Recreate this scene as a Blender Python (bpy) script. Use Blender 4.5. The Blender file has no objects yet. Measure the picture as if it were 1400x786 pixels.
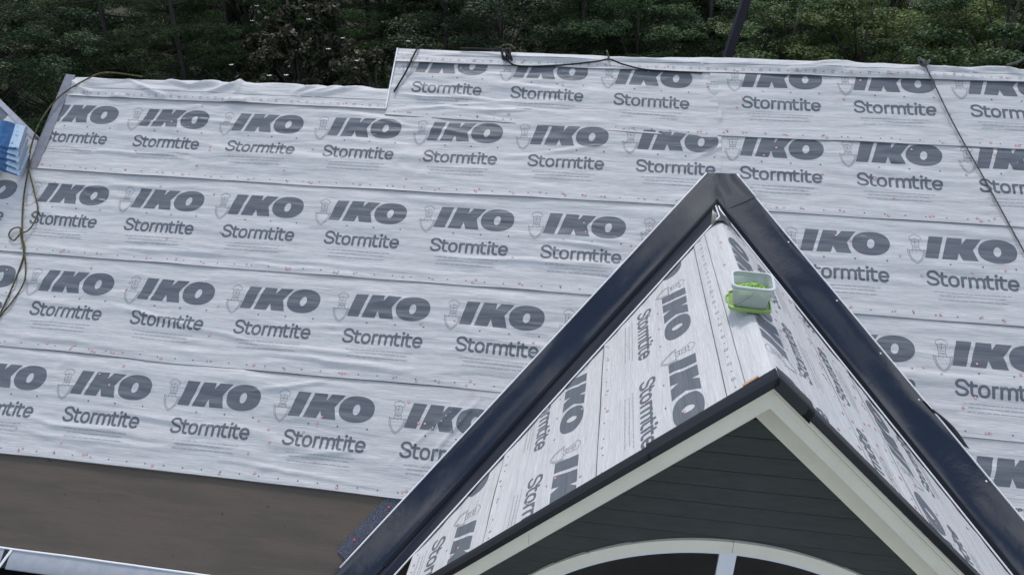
import bpy, bmesh, math, random
import numpy as np
from mathutils import Vector, Matrix, geometry

random.seed(7); RNG = np.random.default_rng(11)
sc = bpy.context.scene
COL = sc.collection
Rd = math.radians

# ------------------------------------------------------------------ camera
CAMZ = 10.0
TH, ROLL = 0.44261, -0.01222
right = Vector((1, 0, 0)); fwd = Vector((0, math.cos(TH), -math.sin(TH))); down = Vector((0, -math.sin(TH), -math.cos(TH)))
cx = right * math.cos(ROLL) + down * math.sin(ROLL)
cy = -right * math.sin(ROLL) + down * math.cos(ROLL)
cam = bpy.data.objects.new('camera', bpy.data.cameras.new('camera'))
COL.objects.link(cam)
cam.data.sensor_width = 36.0; cam.data.lens = 36.0 * 970 / 1400
cam.data.clip_end = 3000; cam.data.clip_start = 0.05
m3 = Matrix((cx, -cy, -fwd)).transposed()
cam.matrix_world = Matrix.Translation((0, 0, CAMZ)) @ m3.to_4x4()
sc.camera = cam

# ------------------------------------------------------------------ light
SUN_EL, SUN_AZ = 62.0, -16.0          # azimuth measured from +Y (view direction) clockwise
sun = bpy.data.objects.new('sun', bpy.data.lights.new('sun', 'SUN')); COL.objects.link(sun)
sun.data.energy = 1.95; sun.data.angle = Rd(9); sun.data.color = (1.0, 0.955, 0.89)
sd = Vector((math.sin(Rd(SUN_AZ)) * math.cos(Rd(SUN_EL)), math.cos(Rd(SUN_AZ)) * math.cos(Rd(SUN_EL)), math.sin(Rd(SUN_EL))))
sun.rotation_euler = sd.to_track_quat('Z', 'Y').to_euler(); sun.location = (0, 0, 40)
world = bpy.data.worlds.new('World'); sc.world = world; world.use_nodes = True
nt = world.node_tree; nt.nodes.clear()
def wn(t, **k):
    n = nt.nodes.new(t)
    for a, b in k.items(): setattr(n, a, b)
    return n
wo = wn('ShaderNodeOutputWorld'); bg = wn('ShaderNodeBackground'); bg.inputs[1].default_value = 0.15
sky = wn('ShaderNodeTexSky', sky_type='NISHITA', sun_disc=False, sun_elevation=Rd(SUN_EL), sun_rotation=Rd(SUN_AZ))
sky.air_density = 1.0; sky.dust_density = 0.6
tc = wn('ShaderNodeTexCoord'); sep = wn('ShaderNodeSeparateXYZ'); nt.links.new(tc.outputs['Generated'], sep.inputs[0])
zc = wn('ShaderNodeMath', operation='MAXIMUM'); nt.links.new(sep.outputs[2], zc.inputs[0]); zc.inputs[1].default_value = 0.12
dx = wn('ShaderNodeMath', operation='DIVIDE'); nt.links.new(sep.outputs[0], dx.inputs[0]); nt.links.new(zc.outputs[0], dx.inputs[1])
dy = wn('ShaderNodeMath', operation='DIVIDE'); nt.links.new(sep.outputs[1], dy.inputs[0]); nt.links.new(zc.outputs[0], dy.inputs[1])
cmb = wn('ShaderNodeCombineXYZ'); nt.links.new(dx.outputs[0], cmb.inputs[0]); nt.links.new(dy.outputs[0], cmb.inputs[1])
cn = wn('ShaderNodeTexNoise'); cn.inputs['Scale'].default_value = 2.4; cn.inputs['Detail'].default_value = 6; cn.inputs['Roughness'].default_value = 0.55
nt.links.new(cmb.outputs[0], cn.inputs['Vector'])
cr = wn('ShaderNodeValToRGB'); cr.color_ramp.elements[0].position = 0.47; cr.color_ramp.elements[1].position = 0.66
nt.links.new(cn.outputs[0], cr.inputs[0])
mx = wn('ShaderNodeMix', data_type='RGBA'); nt.links.new(cr.outputs[0], mx.inputs[0]); nt.links.new(sky.outputs[0], mx.inputs[6]); mx.inputs[7].default_value = (11.6, 11.9, 12.5, 1)
nt.links.new(mx.outputs[2], bg.inputs[0]); nt.links.new(bg.outputs[0], wo.inputs[0])
sc.view_settings.view_transform = 'Standard'; sc.view_settings.look = 'None'; sc.view_settings.gamma = 1.0
sc.view_settings.use_curve_mapping = False; sc.view_settings.exposure = 0.06
sc.cycles.max_bounces = 7; sc.cycles.diffuse_bounces = 3; sc.cycles.glossy_bounces = 3; sc.cycles.transmission_bounces = 6; sc.cycles.caustics_refractive = False; sc.cycles.caustics_reflective = False

# ------------------------------------------------------------------ helpers
def tag(o, label=None, cat=None, group=None, kind=None):
    if label: o['label'] = label
    if cat: o['category'] = cat
    if group: o['group'] = group
    if kind: o['kind'] = kind
    return o
ROOT = {}
def mesh_data(name, V, F, mats, uv=None, fm=None, smooth=False):
    me = bpy.data.meshes.new(name)
    V = np.asarray(V, dtype=np.float32).reshape(-1, 3)
    if isinstance(F, np.ndarray):
        nf, k = F.shape
        me.vertices.add(len(V)); me.vertices.foreach_set('co', V.ravel())
        me.loops.add(nf * k); me.loops.foreach_set('vertex_index', F.ravel().astype(np.int32))
        me.polygons.add(nf); me.polygons.foreach_set('loop_start', np.arange(0, nf * k, k, dtype=np.int32))
        me.update(calc_edges=True)
    else:
        me.from_pydata(V.tolist(), [], F)
    for m in (mats if isinstance(mats, (list, tuple)) else [mats]): me.materials.append(m)
    if uv is not None:
        l = me.uv_layers.new(name='UVMap'); idx = np.empty(len(me.loops), dtype=np.int32); me.loops.foreach_get('vertex_index', idx)
        l.data.foreach_set('uv', np.asarray(uv, dtype=np.float32)[idx].ravel())
    if fm is not None: me.polygons.foreach_set('material_index', np.asarray(fm, dtype=np.int32))
    if smooth: me.polygons.foreach_set('use_smooth', np.ones(len(me.polygons), dtype=bool))
    me.update(); return me
def obj(name, V, F, mats, parent=None, **kw):
    """world-space vertices -> object; a root's origin is the base of its bounds, a child shares its root's origin"""
    V = np.asarray(V, dtype=float).reshape(-1, 3)
    if parent is None:
        o0 = np.array([(V[:, 0].min() + V[:, 0].max()) / 2, (V[:, 1].min() + V[:, 1].max()) / 2, V[:, 2].min()])
    else: o0 = ROOT[parent.name]
    me = mesh_data(name, V - o0, F, mats, **kw)
    o = bpy.data.objects.new(name, me); COL.objects.link(o); ROOT[o.name] = o0
    if parent is None: o.location = o0
    else: o.parent = parent
    return o
def empty(name, loc):
    o = bpy.data.objects.new(name, None); o.empty_display_size = 0.2; COL.objects.link(o); o.location = loc; ROOT[o.name] = np.array(loc, float); return o
class MB:
    def __init__(s): s.V = []; s.F = []; s.M = []
    def add(s, V, F, m=0):
        b = len(s.V); s.V += [tuple(map(float, p)) for p in V]; s.F += [[i + b for i in f] for f in F]; s.M += [m] * len(F)
    def hexa(s, P, m=0):   # P: 8 points, bottom 4 then top 4
        s.add(P, [[0, 3, 2, 1], [4, 5, 6, 7], [0, 1, 5, 4], [1, 2, 6, 5], [2, 3, 7, 6], [3, 0, 4, 7]], m)
    def prism(s, A, B, m=0):  # two matching polygons
        n = len(A); s.add(list(A) + list(B), [list(range(n))[::-1], list(range(n, 2 * n))] + [[i, (i + 1) % n, n + (i + 1) % n, n + i] for i in range(n)], m)
    def tube(s, P, r, k=8, m=0, close=False):
        P = [Vector(p) for p in P]; n = len(P); up = Vector((0.13, 0.21, 0.97)); rings = []
        rr = r if hasattr(r, '__len__') else [r] * n
        for i in range(n):
            t = (P[(i + 1) % n if close else min(i + 1, n - 1)] - P[i - 1 if (close or i > 0) else 0]).normalized()
            a = t.cross(up); a = a.normalized() if a.length > 1e-4 else t.cross(Vector((1, 0, 0))).normalized(); b = a.cross(t)
            rings += [P[i] + (a * math.cos(2 * math.pi * j / k) + b * math.sin(2 * math.pi * j / k)) * rr[i] for j in range(k)]
        F = []
        for i in range(n if close else n - 1):
            for j in range(k):
                i2 = (i + 1) % n; F.append([i * k + j, i * k + (j + 1) % k, i2 * k + (j + 1) % k, i2 * k + j])
        if not close: F += [list(range(k))[::-1], [(n - 1) * k + j for j in range(k)]]
        s.add(rings, F, m)
    def build(s, name, mats, parent=None, **kw): return obj(name, s.V, s.F, mats, parent, fm=s.M, **kw)
def spline(P, n=8):
    P = [Vector(p) for p in P]; out = []
    for i in range(len(P) - 1):
        p0, p1, p2, p3 = P[max(i - 1, 0)], P[i], P[i + 1], P[min(i + 2, len(P) - 1)]
        for j in range(n):
            t = j / n; out.append(0.5 * ((2 * p1) + (p2 - p0) * t + (2 * p0 - 5 * p1 + 4 * p2 - p3) * t * t + (3 * p1 - p0 - 3 * p2 + p3) * t ** 3))
    return out + [P[-1]]
def vnoise(x, y, seed=0):
    xi = np.floor(x).astype(np.int64); yi = np.floor(y).astype(np.int64); fx = x - xi; fy = y - yi
    def h(a, b):
        n = (a * 374761393 + b * 668265263 + seed * 974634541) & 0xffffffff
        n = ((n ^ (n >> 13)) * 1274126177) & 0xffffffff
        n = ((n ^ (n >> 16)) * 2246822519) & 0xffffffff
        return ((n ^ (n >> 15)) & 0xffff) / 32767.5 - 1
    sx = fx * fx * fx * (fx * (fx * 6 - 15) + 10); sy = fy * fy * fy * (fy * (fy * 6 - 15) + 10)
    return (h(xi, yi) * (1 - sx) + h(xi + 1, yi) * sx) * (1 - sy) + (h(xi, yi + 1) * (1 - sx) + h(xi + 1, yi + 1) * sx) * sy
def sstep(a, b, x):
    t = np.clip((x - a) / (b - a), 0, 1); return t * t * (3 - 2 * t)

# ------------------------------------------------------------------ materials
def mat(name, col, rough=0.5, spec=0.5, metal=0.0, noise=None, bump=None, coat=0.0, coord='Object', **kw):
    """noise: (scale xyz, detail, colour2, lo, hi); bump: (scale xyz, strength, distance)"""
    m = bpy.data.materials.new(name); m.use_nodes = True; t = m.node_tree; b = t.nodes['Principled BSDF']
    b.inputs['Base Color'].default_value = (*col, 1); b.inputs['Roughness'].default_value = rough
    b.inputs['Specular IOR Level'].default_value = spec; b.inputs['Metallic'].default_value = metal; b.inputs['Coat Weight'].default_value = coat
    for k, v in kw.items(): b.inputs[k.replace('_', ' ')].default_value = v
    c = t.nodes.new('ShaderNodeTexCoord')
    def nz(scale, detail=4, rg=0.6):
        mp = t.nodes.new('ShaderNodeMapping'); mp.inputs['Scale'].default_value = scale; t.links.new(c.outputs[coord], mp.inputs[0])
        n = t.nodes.new('ShaderNodeTexNoise'); n.inputs['Scale'].default_value = 1; n.inputs['Detail'].default_value = detail; n.inputs['Roughness'].default_value = rg
        t.links.new(mp.outputs[0], n.inputs['Vector']); return n
    if noise:
        prev = None
        for (s, d, c2, lo, hi) in (noise if isinstance(noise, list) else [noise]):
            n = nz(s, d); r = t.nodes.new('ShaderNodeValToRGB'); r.color_ramp.elements[0].position = lo; r.color_ramp.elements[1].position = hi
            t.links.new(n.outputs[0], r.inputs[0]); x = t.nodes.new('ShaderNodeMix'); x.data_type = 'RGBA'; t.links.new(r.outputs[0], x.inputs[0])
            if prev is None: x.inputs[6].default_value = (*col, 1)
            else: t.links.new(prev, x.inputs[6])
            x.inputs[7].default_value = (*c2, 1); prev = x.outputs[2]
        t.links.new(prev, b.inputs['Base Color'])
    if bump:
        hsum = None
        for (s, st, dist) in (bump if isinstance(bump, list) else [bump]):
            n = nz(s, 5); bp = t.nodes.new('ShaderNodeBump'); bp.inputs['Strength'].default_value = st; bp.inputs['Distance'].default_value = dist
            t.links.new(n.outputs[0], bp.inputs['Height'])
            if hsum: t.links.new(hsum, bp.inputs['Normal'])
            hsum = bp.outputs[0]
        t.links.new(hsum, b.inputs['Normal'])
    return m
FB = [((1.7, 13, 1), 0.8, 0.016), ((6, 90, 1), 0.35, 0.004), ((30, 420, 1), 0.30, 0.0015)]
M = {}
M['sheet'] = mat('underlayment_fabric', (0.575, 0.573, 0.570), 0.52, 0.3, noise=[((0.8, 2.0, 1), 5, (0.52, 0.518, 0.515), 0.45, 0.75), ((1.4, 45, 1), 6, (0.478, 0.478, 0.480), 0.38, 0.72), ((5, 130, 1), 4, (0.675, 0.673, 0.67), 0.46, 0.72), ((14, 200, 1), 3, (0.41, 0.412, 0.416), 0.54, 0.82), ((2.6, 3.4, 1), 5, (0.49, 0.49, 0.49), 0.60, 0.82)], bump=FB, coord='UV')
M['ink'] = mat('underlayment_ink', (0.112, 0.124, 0.142), 0.5, 0.35, noise=((2, 70, 1), 5, (0.15, 0.165, 0.19), 0.35, 0.75), bump=FB, coord='UV')
M['ink_pale'] = mat('underlayment_pale_ink', (0.36, 0.365, 0.375), 0.5, 0.3)
M['ink_line'] = mat('underlayment_line_ink', (0.165, 0.175, 0.195), 0.5, 0.3)
M['ink_edge'] = mat('sheet_edge_ink', (0.085, 0.09, 0.10), 0.6, 0.2)  # selvage ink, kept dark to paint in the shadow at the laps
M['cap'] = mat('nail_cap_plastic', (0.58, 0.53, 0.55), 0.4, 0.4)
M['red'] = mat('nail_cap_red', (0.55, 0.105, 0.11), 0.45, 0.4)
M['nail'] = mat('printed_nail_dot', (0.10, 0.12, 0.15), 0.5, 0.3)
M['navy'] = mat('navy_painted_metal', (0.010, 0.014, 0.024), 0.10, 0.8, noise=((1.5, 1.5, 1.5), 3, (0.013, 0.017, 0.027), 0.4, 0.7), bump=[((1.1, 1.1, 1.1), 0.16, 0.03)], coat=0.2, Coat_Roughness=0.05)
M['black'] = mat('black_painted_metal', (0.006, 0.007, 0.010), 0.30, 0.35, bump=((5, 5, 5), 0.2, 0.01))
M['greymetal'] = mat('slate_grey_metal', (0.36, 0.38, 0.42), 0.5, 0.4, noise=((9, 9, 9), 4, (0.42, 0.44, 0.47), 0.4, 0.7), bump=((6, 6, 6), 0.2, 0.01))
M['scrap'] = mat('dull_lead_metal', (0.085, 0.088, 0.095), 0.4, 0.5, metal=0.3, bump=((25, 25, 25), 0.7, 0.01))
M['hem'] = mat('white_hem_edge', (0.84, 0.85, 0.86), 0.3, 0.5)
M['brown'] = mat('brown_sheathing', (0.118, 0.097, 0.079), 0.75, 0.2, noise=[((0.7, 4.5, 1), 6, (0.092, 0.080, 0.067), 0.42, 0.64), ((1.1, 7, 1), 5, (0.132, 0.102, 0.085), 0.52, 0.72), ((2, 30, 1), 5, (0.086, 0.075, 0.064), 0.55, 0.82), ((40, 60, 1), 3, (0.09, 0.08, 0.069), 0.52, 0.8), ((9, 9, 1), 2, (0.06, 0.052, 0.046), 0.71, 0.76)], bump=[((60, 60, 1), 0.3, 0.004), ((2, 18, 1), 0.3, 0.006)], coord='UV')
M['tape'] = mat('granular_membrane', (0.055, 0.062, 0.085), 0.85, 0.3, noise=((120, 120, 120), 2, (0.16, 0.17, 0.21), 0.5, 0.62), bump=((140, 140, 140), 0.6, 0.006))
M['greytape'] = mat('grey_rake_membrane', (0.26, 0.265, 0.30), 0.6, 0.3, noise=((12, 12, 12), 4, (0.20, 0.205, 0.24), 0.4, 0.7))
M['cream'] = mat('cream_painted_trim', (0.77, 0.745, 0.625), 0.5, 0.35, noise=[((4, 4, 4), 5, (0.71, 0.685, 0.57), 0.4, 0.75), ((18, 18, 18), 4, (0.62, 0.595, 0.49), 0.62, 0.85)], bump=((30, 30, 30), 0.08, 0.004))
M['soffit'] = mat('sage_painted_soffit', (0.36, 0.37, 0.29), 0.6, 0.3, noise=((5, 5, 5), 4, (0.32, 0.33, 0.26), 0.4, 0.7))
M['siding'] = mat('charcoal_green_siding', (0.049, 0.058, 0.054), 0.62, 0.3, noise=[((6, 6, 30), 5, (0.039, 0.047, 0.044), 0.4, 0.7), ((1.5, 1.5, 3), 4, (0.058, 0.066, 0.061), 0.5, 0.75)], bump=((8, 8, 90), 0.15, 0.004))
M['white'] = mat('white_window_vinyl', (0.72, 0.75, 0.79), 0.35, 0.5)
M['glass'] = mat('window_glass', (0.9, 0.93, 0.95), 0.02, 0.5, Transmission_Weight=1.0, IOR=1.25)
M['room'] = mat('dark_room_wall', (0.008, 0.008, 0.011), 0.8, 0.2)
M['wood'] = mat('raw_pine_edge', (0.52, 0.33, 0.19), 0.7, 0.3, noise=((20, 20, 60), 4, (0.36, 0.21, 0.11), 0.4, 0.7))
M['deck'] = mat('roof_sheathing', (0.20, 0.15, 0.10), 0.8, 0.2, noise=((3, 3, 3), 5, (0.14, 0.10, 0.07), 0.4, 0.7))
M['wall'] = mat('house_wall_paint', (0.035, 0.043, 0.045), 0.6, 0.3, noise=((3, 3, 12), 4, (0.028, 0.035, 0.037), 0.4, 0.7))
M['rope_y'] = mat('olive_rope', (0.155, 0.135, 0.065), 0.8, 0.2, noise=((60, 60, 60), 2, (0.055, 0.05, 0.03), 0.45, 0.55), bump=((150, 150, 150), 0.6, 0.004))
M['rope_k'] = mat('black_cord', (0.022, 0.023, 0.026), 0.75, 0.25, bump=((150, 150, 150), 0.6, 0.004))
M['rope_g'] = mat('grey_rope', (0.14, 0.145, 0.14), 0.8, 0.2, noise=((90, 90, 90), 2, (0.07, 0.072, 0.07), 0.45, 0.55), bump=((150, 150, 150), 0.6, 0.004))
M['pail'] = mat('frosted_plastic', (0.88, 0.96, 0.89), 0.35, 0.5, Transmission_Weight=0.55, IOR=1.06)
M['rim'] = mat('pail_rim_plastic', (0.90, 0.93, 0.94), 0.3, 0.5, Transmission_Weight=0.45, IOR=1.1)
M['lime'] = mat('lime_lid_plastic', (0.24, 0.38, 0.10), 0.4, 0.5, noise=((14, 14, 14), 3, (0.29, 0.43, 0.13), 0.4, 0.7))
M['limecap'] = mat('lime_nail_caps', (0.30, 0.56, 0.09), 0.45, 0.5, noise=((40, 40, 40), 2, (0.12, 0.28, 0.04), 0.45, 0.6))
M['wire'] = mat('wire_handle', (0.32, 0.33, 0.33), 0.35, 0.5, metal=0.8)
M['pack'] = mat('pale_blue_wrap', (0.50, 0.63, 0.76), 0.3, 0.5, noise=[((9, 9, 9), 4, (0.40, 0.54, 0.70), 0.4, 0.7), ((26, 26, 60), 2, (0.05, 0.10, 0.20), 0.60, 0.66)], bump=((18, 18, 18), 0.5, 0.02))
M['packblue'] = mat('deep_blue_wrap', (0.025, 0.095, 0.24), 0.35, 0.5, noise=((14, 14, 14), 3, (0.04, 0.15, 0.33), 0.45, 0.65))
M['packgrey'] = mat('grey_label_wrap', (0.36, 0.38, 0.43), 0.45, 0.4)
M['pole'] = mat('dark_blue_pole_paint', (0.013, 0.014, 0.026), 0.6, 0.3, noise=((4, 4, 4), 4, (0.018, 0.018, 0.03), 0.4, 0.7))
M['ground'] = mat('forest_floor', (0.035, 0.032, 0.02), 0.95, 0.1, noise=[((0.25, 0.25, 0.25), 6, (0.03, 0.045, 0.018), 0.42, 0.62), ((3, 3, 3), 5, (0.05, 0.04, 0.026), 0.5, 0.7)], bump=((2, 2, 2), 0.5, 0.1))
M['dirt'] = mat('pale_gravel_yard', (0.40, 0.395, 0.38), 0.95, 0.1, noise=[((0.4, 0.4, 0.4), 6, (0.30, 0.295, 0.28), 0.42, 0.62), ((5, 5, 5), 5, (0.46, 0.455, 0.44), 0.5, 0.7)], bump=((4, 4, 4), 0.5, 0.05))
M['bark'] = mat('tree_bark', (0.075, 0.070, 0.064), 0.9, 0.2, noise=((12, 12, 3), 5, (0.045, 0.036, 0.03), 0.4, 0.65), bump=((14, 14, 3), 0.6, 0.03))
M['flower'] = mat('white_blossom', (0.75, 0.74, 0.68), 0.6, 0.3)
def leafmat(name, c1, c2, c3):
    m = bpy.data.materials.new(name); m.use_nodes = True; t = m.node_tree; b = t.nodes['Principled BSDF']
    g = t.nodes.new('ShaderNodeNewGeometry'); oi = t.nodes.new('ShaderNodeObjectInfo')
    r = t.nodes.new('ShaderNodeValToRGB'); e = r.color_ramp.elements; e[0].color = (*c1, 1); e[1].color = (*c3, 1); e[1].position = 1.0
    k = e.new(0.5); k.color = (*c2, 1); t.links.new(g.outputs['Random Per Island'], r.inputs[0])
    hs = t.nodes.new('ShaderNodeHueSaturation'); t.links.new(r.outputs[0], hs.inputs['Color'])
    mr = t.nodes.new('ShaderNodeMapRange'); mr.inputs['To Min'].default_value = 0.62; mr.inputs['To Max'].default_value = 1.35; t.links.new(oi.outputs['Random'], mr.inputs[0]); t.links.new(mr.outputs[0], hs.inputs['Value'])
    mr2 = t.nodes.new('ShaderNodeMapRange'); mr2.inputs['To Min'].default_value = 0.485; mr2.inputs['To Max'].default_value = 0.515
    ml = t.nodes.new('ShaderNodeMath'); ml.operation = 'FRACT'; mm = t.nodes.new('ShaderNodeMath'); mm.operation = 'MULTIPLY'; mm.inputs[1].default_value = 7.31
    t.links.new(oi.outputs['Random'], mm.inputs[0]); t.links.new(mm.outputs[0], ml.inputs[0]); t.links.new(ml.outputs[0], mr2.inputs[0]); t.links.new(mr2.outputs[0], hs.inputs['Hue'])
    t.links.new(hs.outputs[0], b.inputs['Base Color']); b.inputs['Roughness'].default_value = 0.55; b.inputs['Specular IOR Level'].default_value = 0.35
    tr = t.nodes.new('ShaderNodeBsdfTranslucent'); t.links.new(hs.outputs[0], tr.inputs[0]); ms = t.nodes.new('ShaderNodeMixShader'); ms.inputs[0].default_value = 0.25
    t.links.new(b.outputs[0], ms.inputs[1]); t.links.new(tr.outputs[0], ms.inputs[2]); t.links.new(ms.outputs[0], t.nodes['Material Output'].inputs[0])
    return m
M['leaf_dark'] = leafmat('dark_leaf', (0.030, 0.058, 0.024), (0.046, 0.082, 0.034), (0.068, 0.110, 0.048))
M['leaf_mid'] = leafmat('mid_leaf', (0.044, 0.078, 0.026), (0.068, 0.110, 0.038), (0.098, 0.145, 0.054))
M['leaf_light'] = leafmat('light_leaf', (0.070, 0.104, 0.026), (0.105, 0.148, 0.040), (0.145, 0.190, 0.060))
M['needle'] = leafmat('pine_needle', (0.038, 0.070, 0.022), (0.060, 0.098, 0.031), (0.084, 0.126, 0.043))
M['magnolia'] = leafmat('glossy_magnolia_leaf', (0.028, 0.044, 0.021), (0.044, 0.056, 0.028), (0.090, 0.062, 0.036))

# ------------------------------------------------------------------ roof frames
PSI, PHI, GP = -0.14168, 0.75611, 0.74818
Z = Vector((0, 0, 1)); C0 = Vector((0, 0, CAMZ))
U = Vector((math.cos(PSI), math.sin(PSI), 0)); RID = Vector((math.sin(PSI), -math.cos(PSI), 0))   # RID: horizontal, towards the camera
Vd = RID * math.cos(PHI) - Z * math.sin(PHI); N = RID * math.sin(PHI) + Z * math.cos(PHI)
O = C0 + Vector((0, 6.853523, -3.248345))
aU, aV, aN, aO, aR, aZ = [np.array(q) for q in (U, Vd, N, O, RID, Z)]
def W(u, v, h=0.0): return O + U * u + Vd * v + N * h                       # main slope: u along, v down-slope
def Wn(u, v, h):
    u, v, h = np.broadcast_arrays(u, v, h); return aO + u[..., None] * aU + v[..., None] * aV + h[..., None] * aN
G0 = W(2.147, -1.1744)
def GW(t, w, z): return G0 + RID * t + U * w + Z * z                        # gable: t along ridge to the front, w across, z up
GRW, GRZ = -0.033, -0.031
cG, sG, tG = math.cos(GP), math.sin(GP), math.tan(GP)
aG = np.array(GW(0, GRW, GRZ))
def GPn(side, t, s, h):
    t, s, h = np.broadcast_arrays(t, s, h)
    return aG + t[..., None] * aR + (side * (s * cG + h * sG))[..., None] * aU + (-s * sG + h * cG)[..., None] * aZ
def GPv(side, t, s, h=0.0): return Vector(GPn(side, np.float64(t), np.float64(s), np.float64(h)))
KV = math.sin(PHI) / tG
def valL(v): return 2.147 - KV * (v + 1.1744)
def valR(v): return 2.081 + KV * (v + 1.1744)

# ------------------------------------------------------------------ ground
def grid_sheet(x0, x1, y0, y1, z, n):
    xs = np.linspace(x0, x1, n); ys = np.linspace(y0, y1, n); X, Y = np.meshgrid(xs, ys); Zz = np.full_like(X, z)
    V = np.stack([X, Y, Zz], -1).reshape(-1, 3); i = np.arange(n * n).reshape(n, n)
    return V, np.stack([i[:-1, :-1], i[:-1, 1:], i[1:, 1:], i[1:, :-1]], -1).reshape(-1, 4)
V, F = grid_sheet(-900, 900, -700, 1100, 0.0, 40)
o = obj('ground', V, F, M['ground']); tag(o, kind='structure')

V, F = grid_sheet(-22, 26, -32, 13, 0.004, 30)  # unseen pale ground, added to bounce light onto the gable front
o = obj('yard', V, F, M['dirt']); tag(o, kind='structure')

# ------------------------------------------------------------------ the house: decks, walls, boards
house = empty('house', tuple(GW(0, 0, 0))[:2] + (0.0,))
tag(house, 'house with cream gable trim, charcoal siding and roofs wrapped in grey underlayment', 'house')
def slab(name, pts, thick, m, uvm=None):
    mb = MB(); top = [W(a, b, -0.014) for a, b in pts]; bot = [W(a, b, -0.014 - thick) for a, b in pts]; mb.prism(bot, top)
    return mb.build(name, m, house)
slab('roof_deck', [(-6.13, -2.45), (-1.80, -2.45), (-1.80, -1.12), (-6.13, -1.12)], 0.16, M['deck'])
slab('roof_deck', [(-1.80, -3.05), (9.0, -3.05), (9.0, -1.12), (-1.80, -1.12)], 0.16, M['deck'])
slab('roof_deck', [(-9.0, -1.12), (9.0, -1.12), (9.0, 2.30), (-9.0, 2.30)], 0.16, M['deck'])
def back(name, u0, u1, vr):   # slope on the far side of the ridge
    a, b = W(u0, vr, -0.014), W(u1, vr, -0.014); dd = -RID * math.cos(PHI) * 4.2 - Z * math.sin(PHI) * 4.2; nn = (-RID * math.sin(PHI) + Z * math.cos(PHI)) * -0.16
    mb = MB(); T = [a, b, b + dd, a + dd]; mb.prism([p + nn for p in T], T); mb.build(name, M['deck'], house)
back('back_roof_deck', -6.13, -1.80, -2.45); back('back_roof_deck', -1.80, 9.0, -3.05)
# body walls
ev = W(0, 2.9); ez = ev.z - 0.2
mb = MB(); A = [W(-9, 2.9), W(9, 2.9)]
fl = A[0] - RID * 0.35; frr = A[1] - RID * 0.35; bl = fl - RID * 7.2; br = frr - RID * 7.2
mb.prism([Vector((p.x, p.y, 0)) for p in (fl, frr, br, bl)], [Vector((p.x, p.y, ez)) for p in (fl, frr, br, bl)]); mb.build('wall', M['wall'], house)
# brown bare sheathing at the eave, one plank of panel after another
def panel(u0, u1, v0, v1):
    n = 24; us = np.linspace(u0, u1, n * 2); vs = np.linspace(v0, v1, n); X, Y = np.meshgrid(us, vs)
    h = -0.012 + 0.002 * vnoise(X * 1.3, Y * 2.0, 5); V = Wn(X, Y, h).reshape(-1, 3); i = np.arange(X.size).reshape(X.shape)
    Fq = np.stack([i[:-1, :-1], i[1:, :-1], i[1:, 1:], i[:-1, 1:]], -1).reshape(-1, 4)
    return obj('sheathing_panel', V, Fq, M['brown'], house, uv=np.stack([X, Y], -1).reshape(-1, 2), smooth=True)
panel(-9.0, -5.253, 2.20, 3.185); panel(-5.25, 0.2, 2.20, 3.185)
# gable deck (two slopes, ridge flattened) and its rake
mb = MB()
for sd_ in (-1, 1):
    P = [GPv(sd_, 0.05, 0.07, -0.03), GPv(sd_, 3.445, 0.07, -0.03), GPv(sd_, 3.445, 3.62, -0.03), GPv(sd_, 3.36, 3.62, -0.03)]
    Q = [p - Z * 0.10 for p in P]
    if sd_ < 0: mb.prism(Q, P)
    else: mb.prism(Q[::-1], P[::-1])
mb.build('gable_deck', M['deck'], house)
TF = 3.56                       # rake front plane
def rake_strip(name, side, t0, t1, d0, d1, m, s0=0.0, s1=3.65, bev=0.0):
    """board running along the rake: t0..t1 thick, hanging d0..d1 below the roof plane (vertical)"""
    def p(t, s, d): return GPv(side, t, s, 0.0) - Z * d
    mb = MB(); a = [p(t0, s0, d1), p(t1, s0, d1), p(t1, s0, d0), p(t0, s0, d0)]; b = [p(t0, s1, d1), p(t1, s1, d1), p(t1, s1, d0), p(t0, s1, d0)]
    mb.prism(a, b) if side < 0 else mb.prism(a[::-1], b[::-1])
    return mb.build(name, m, house)
for sd_ in (-1, 1):
    ja, jb = (1.9, 2.15) if sd_ < 0 else (2.3, 2.6)
    for s0, s1 in ((0, ja), (ja + 0.003, 3.65)): rake_strip('rake_board', sd_, TF - 0.10, TF, 0.032, 0.092, M['cream'], s0, s1)
    for s0, s1 in ((0, jb), (jb + 0.003, 3.65)): rake_strip('frieze_board', sd_, TF - 0.085, TF - 0.030, 0.106, 0.238, M['cream'], s0, s1)
    rake_strip('soffit_board', sd_, 3.15, TF - 0.086, 0.206, 0.228, M['cream'])
    rake_strip('wall_frieze_board', sd_, 3.15, 3.232, 0.230, 0.520, M['cream'])
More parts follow.
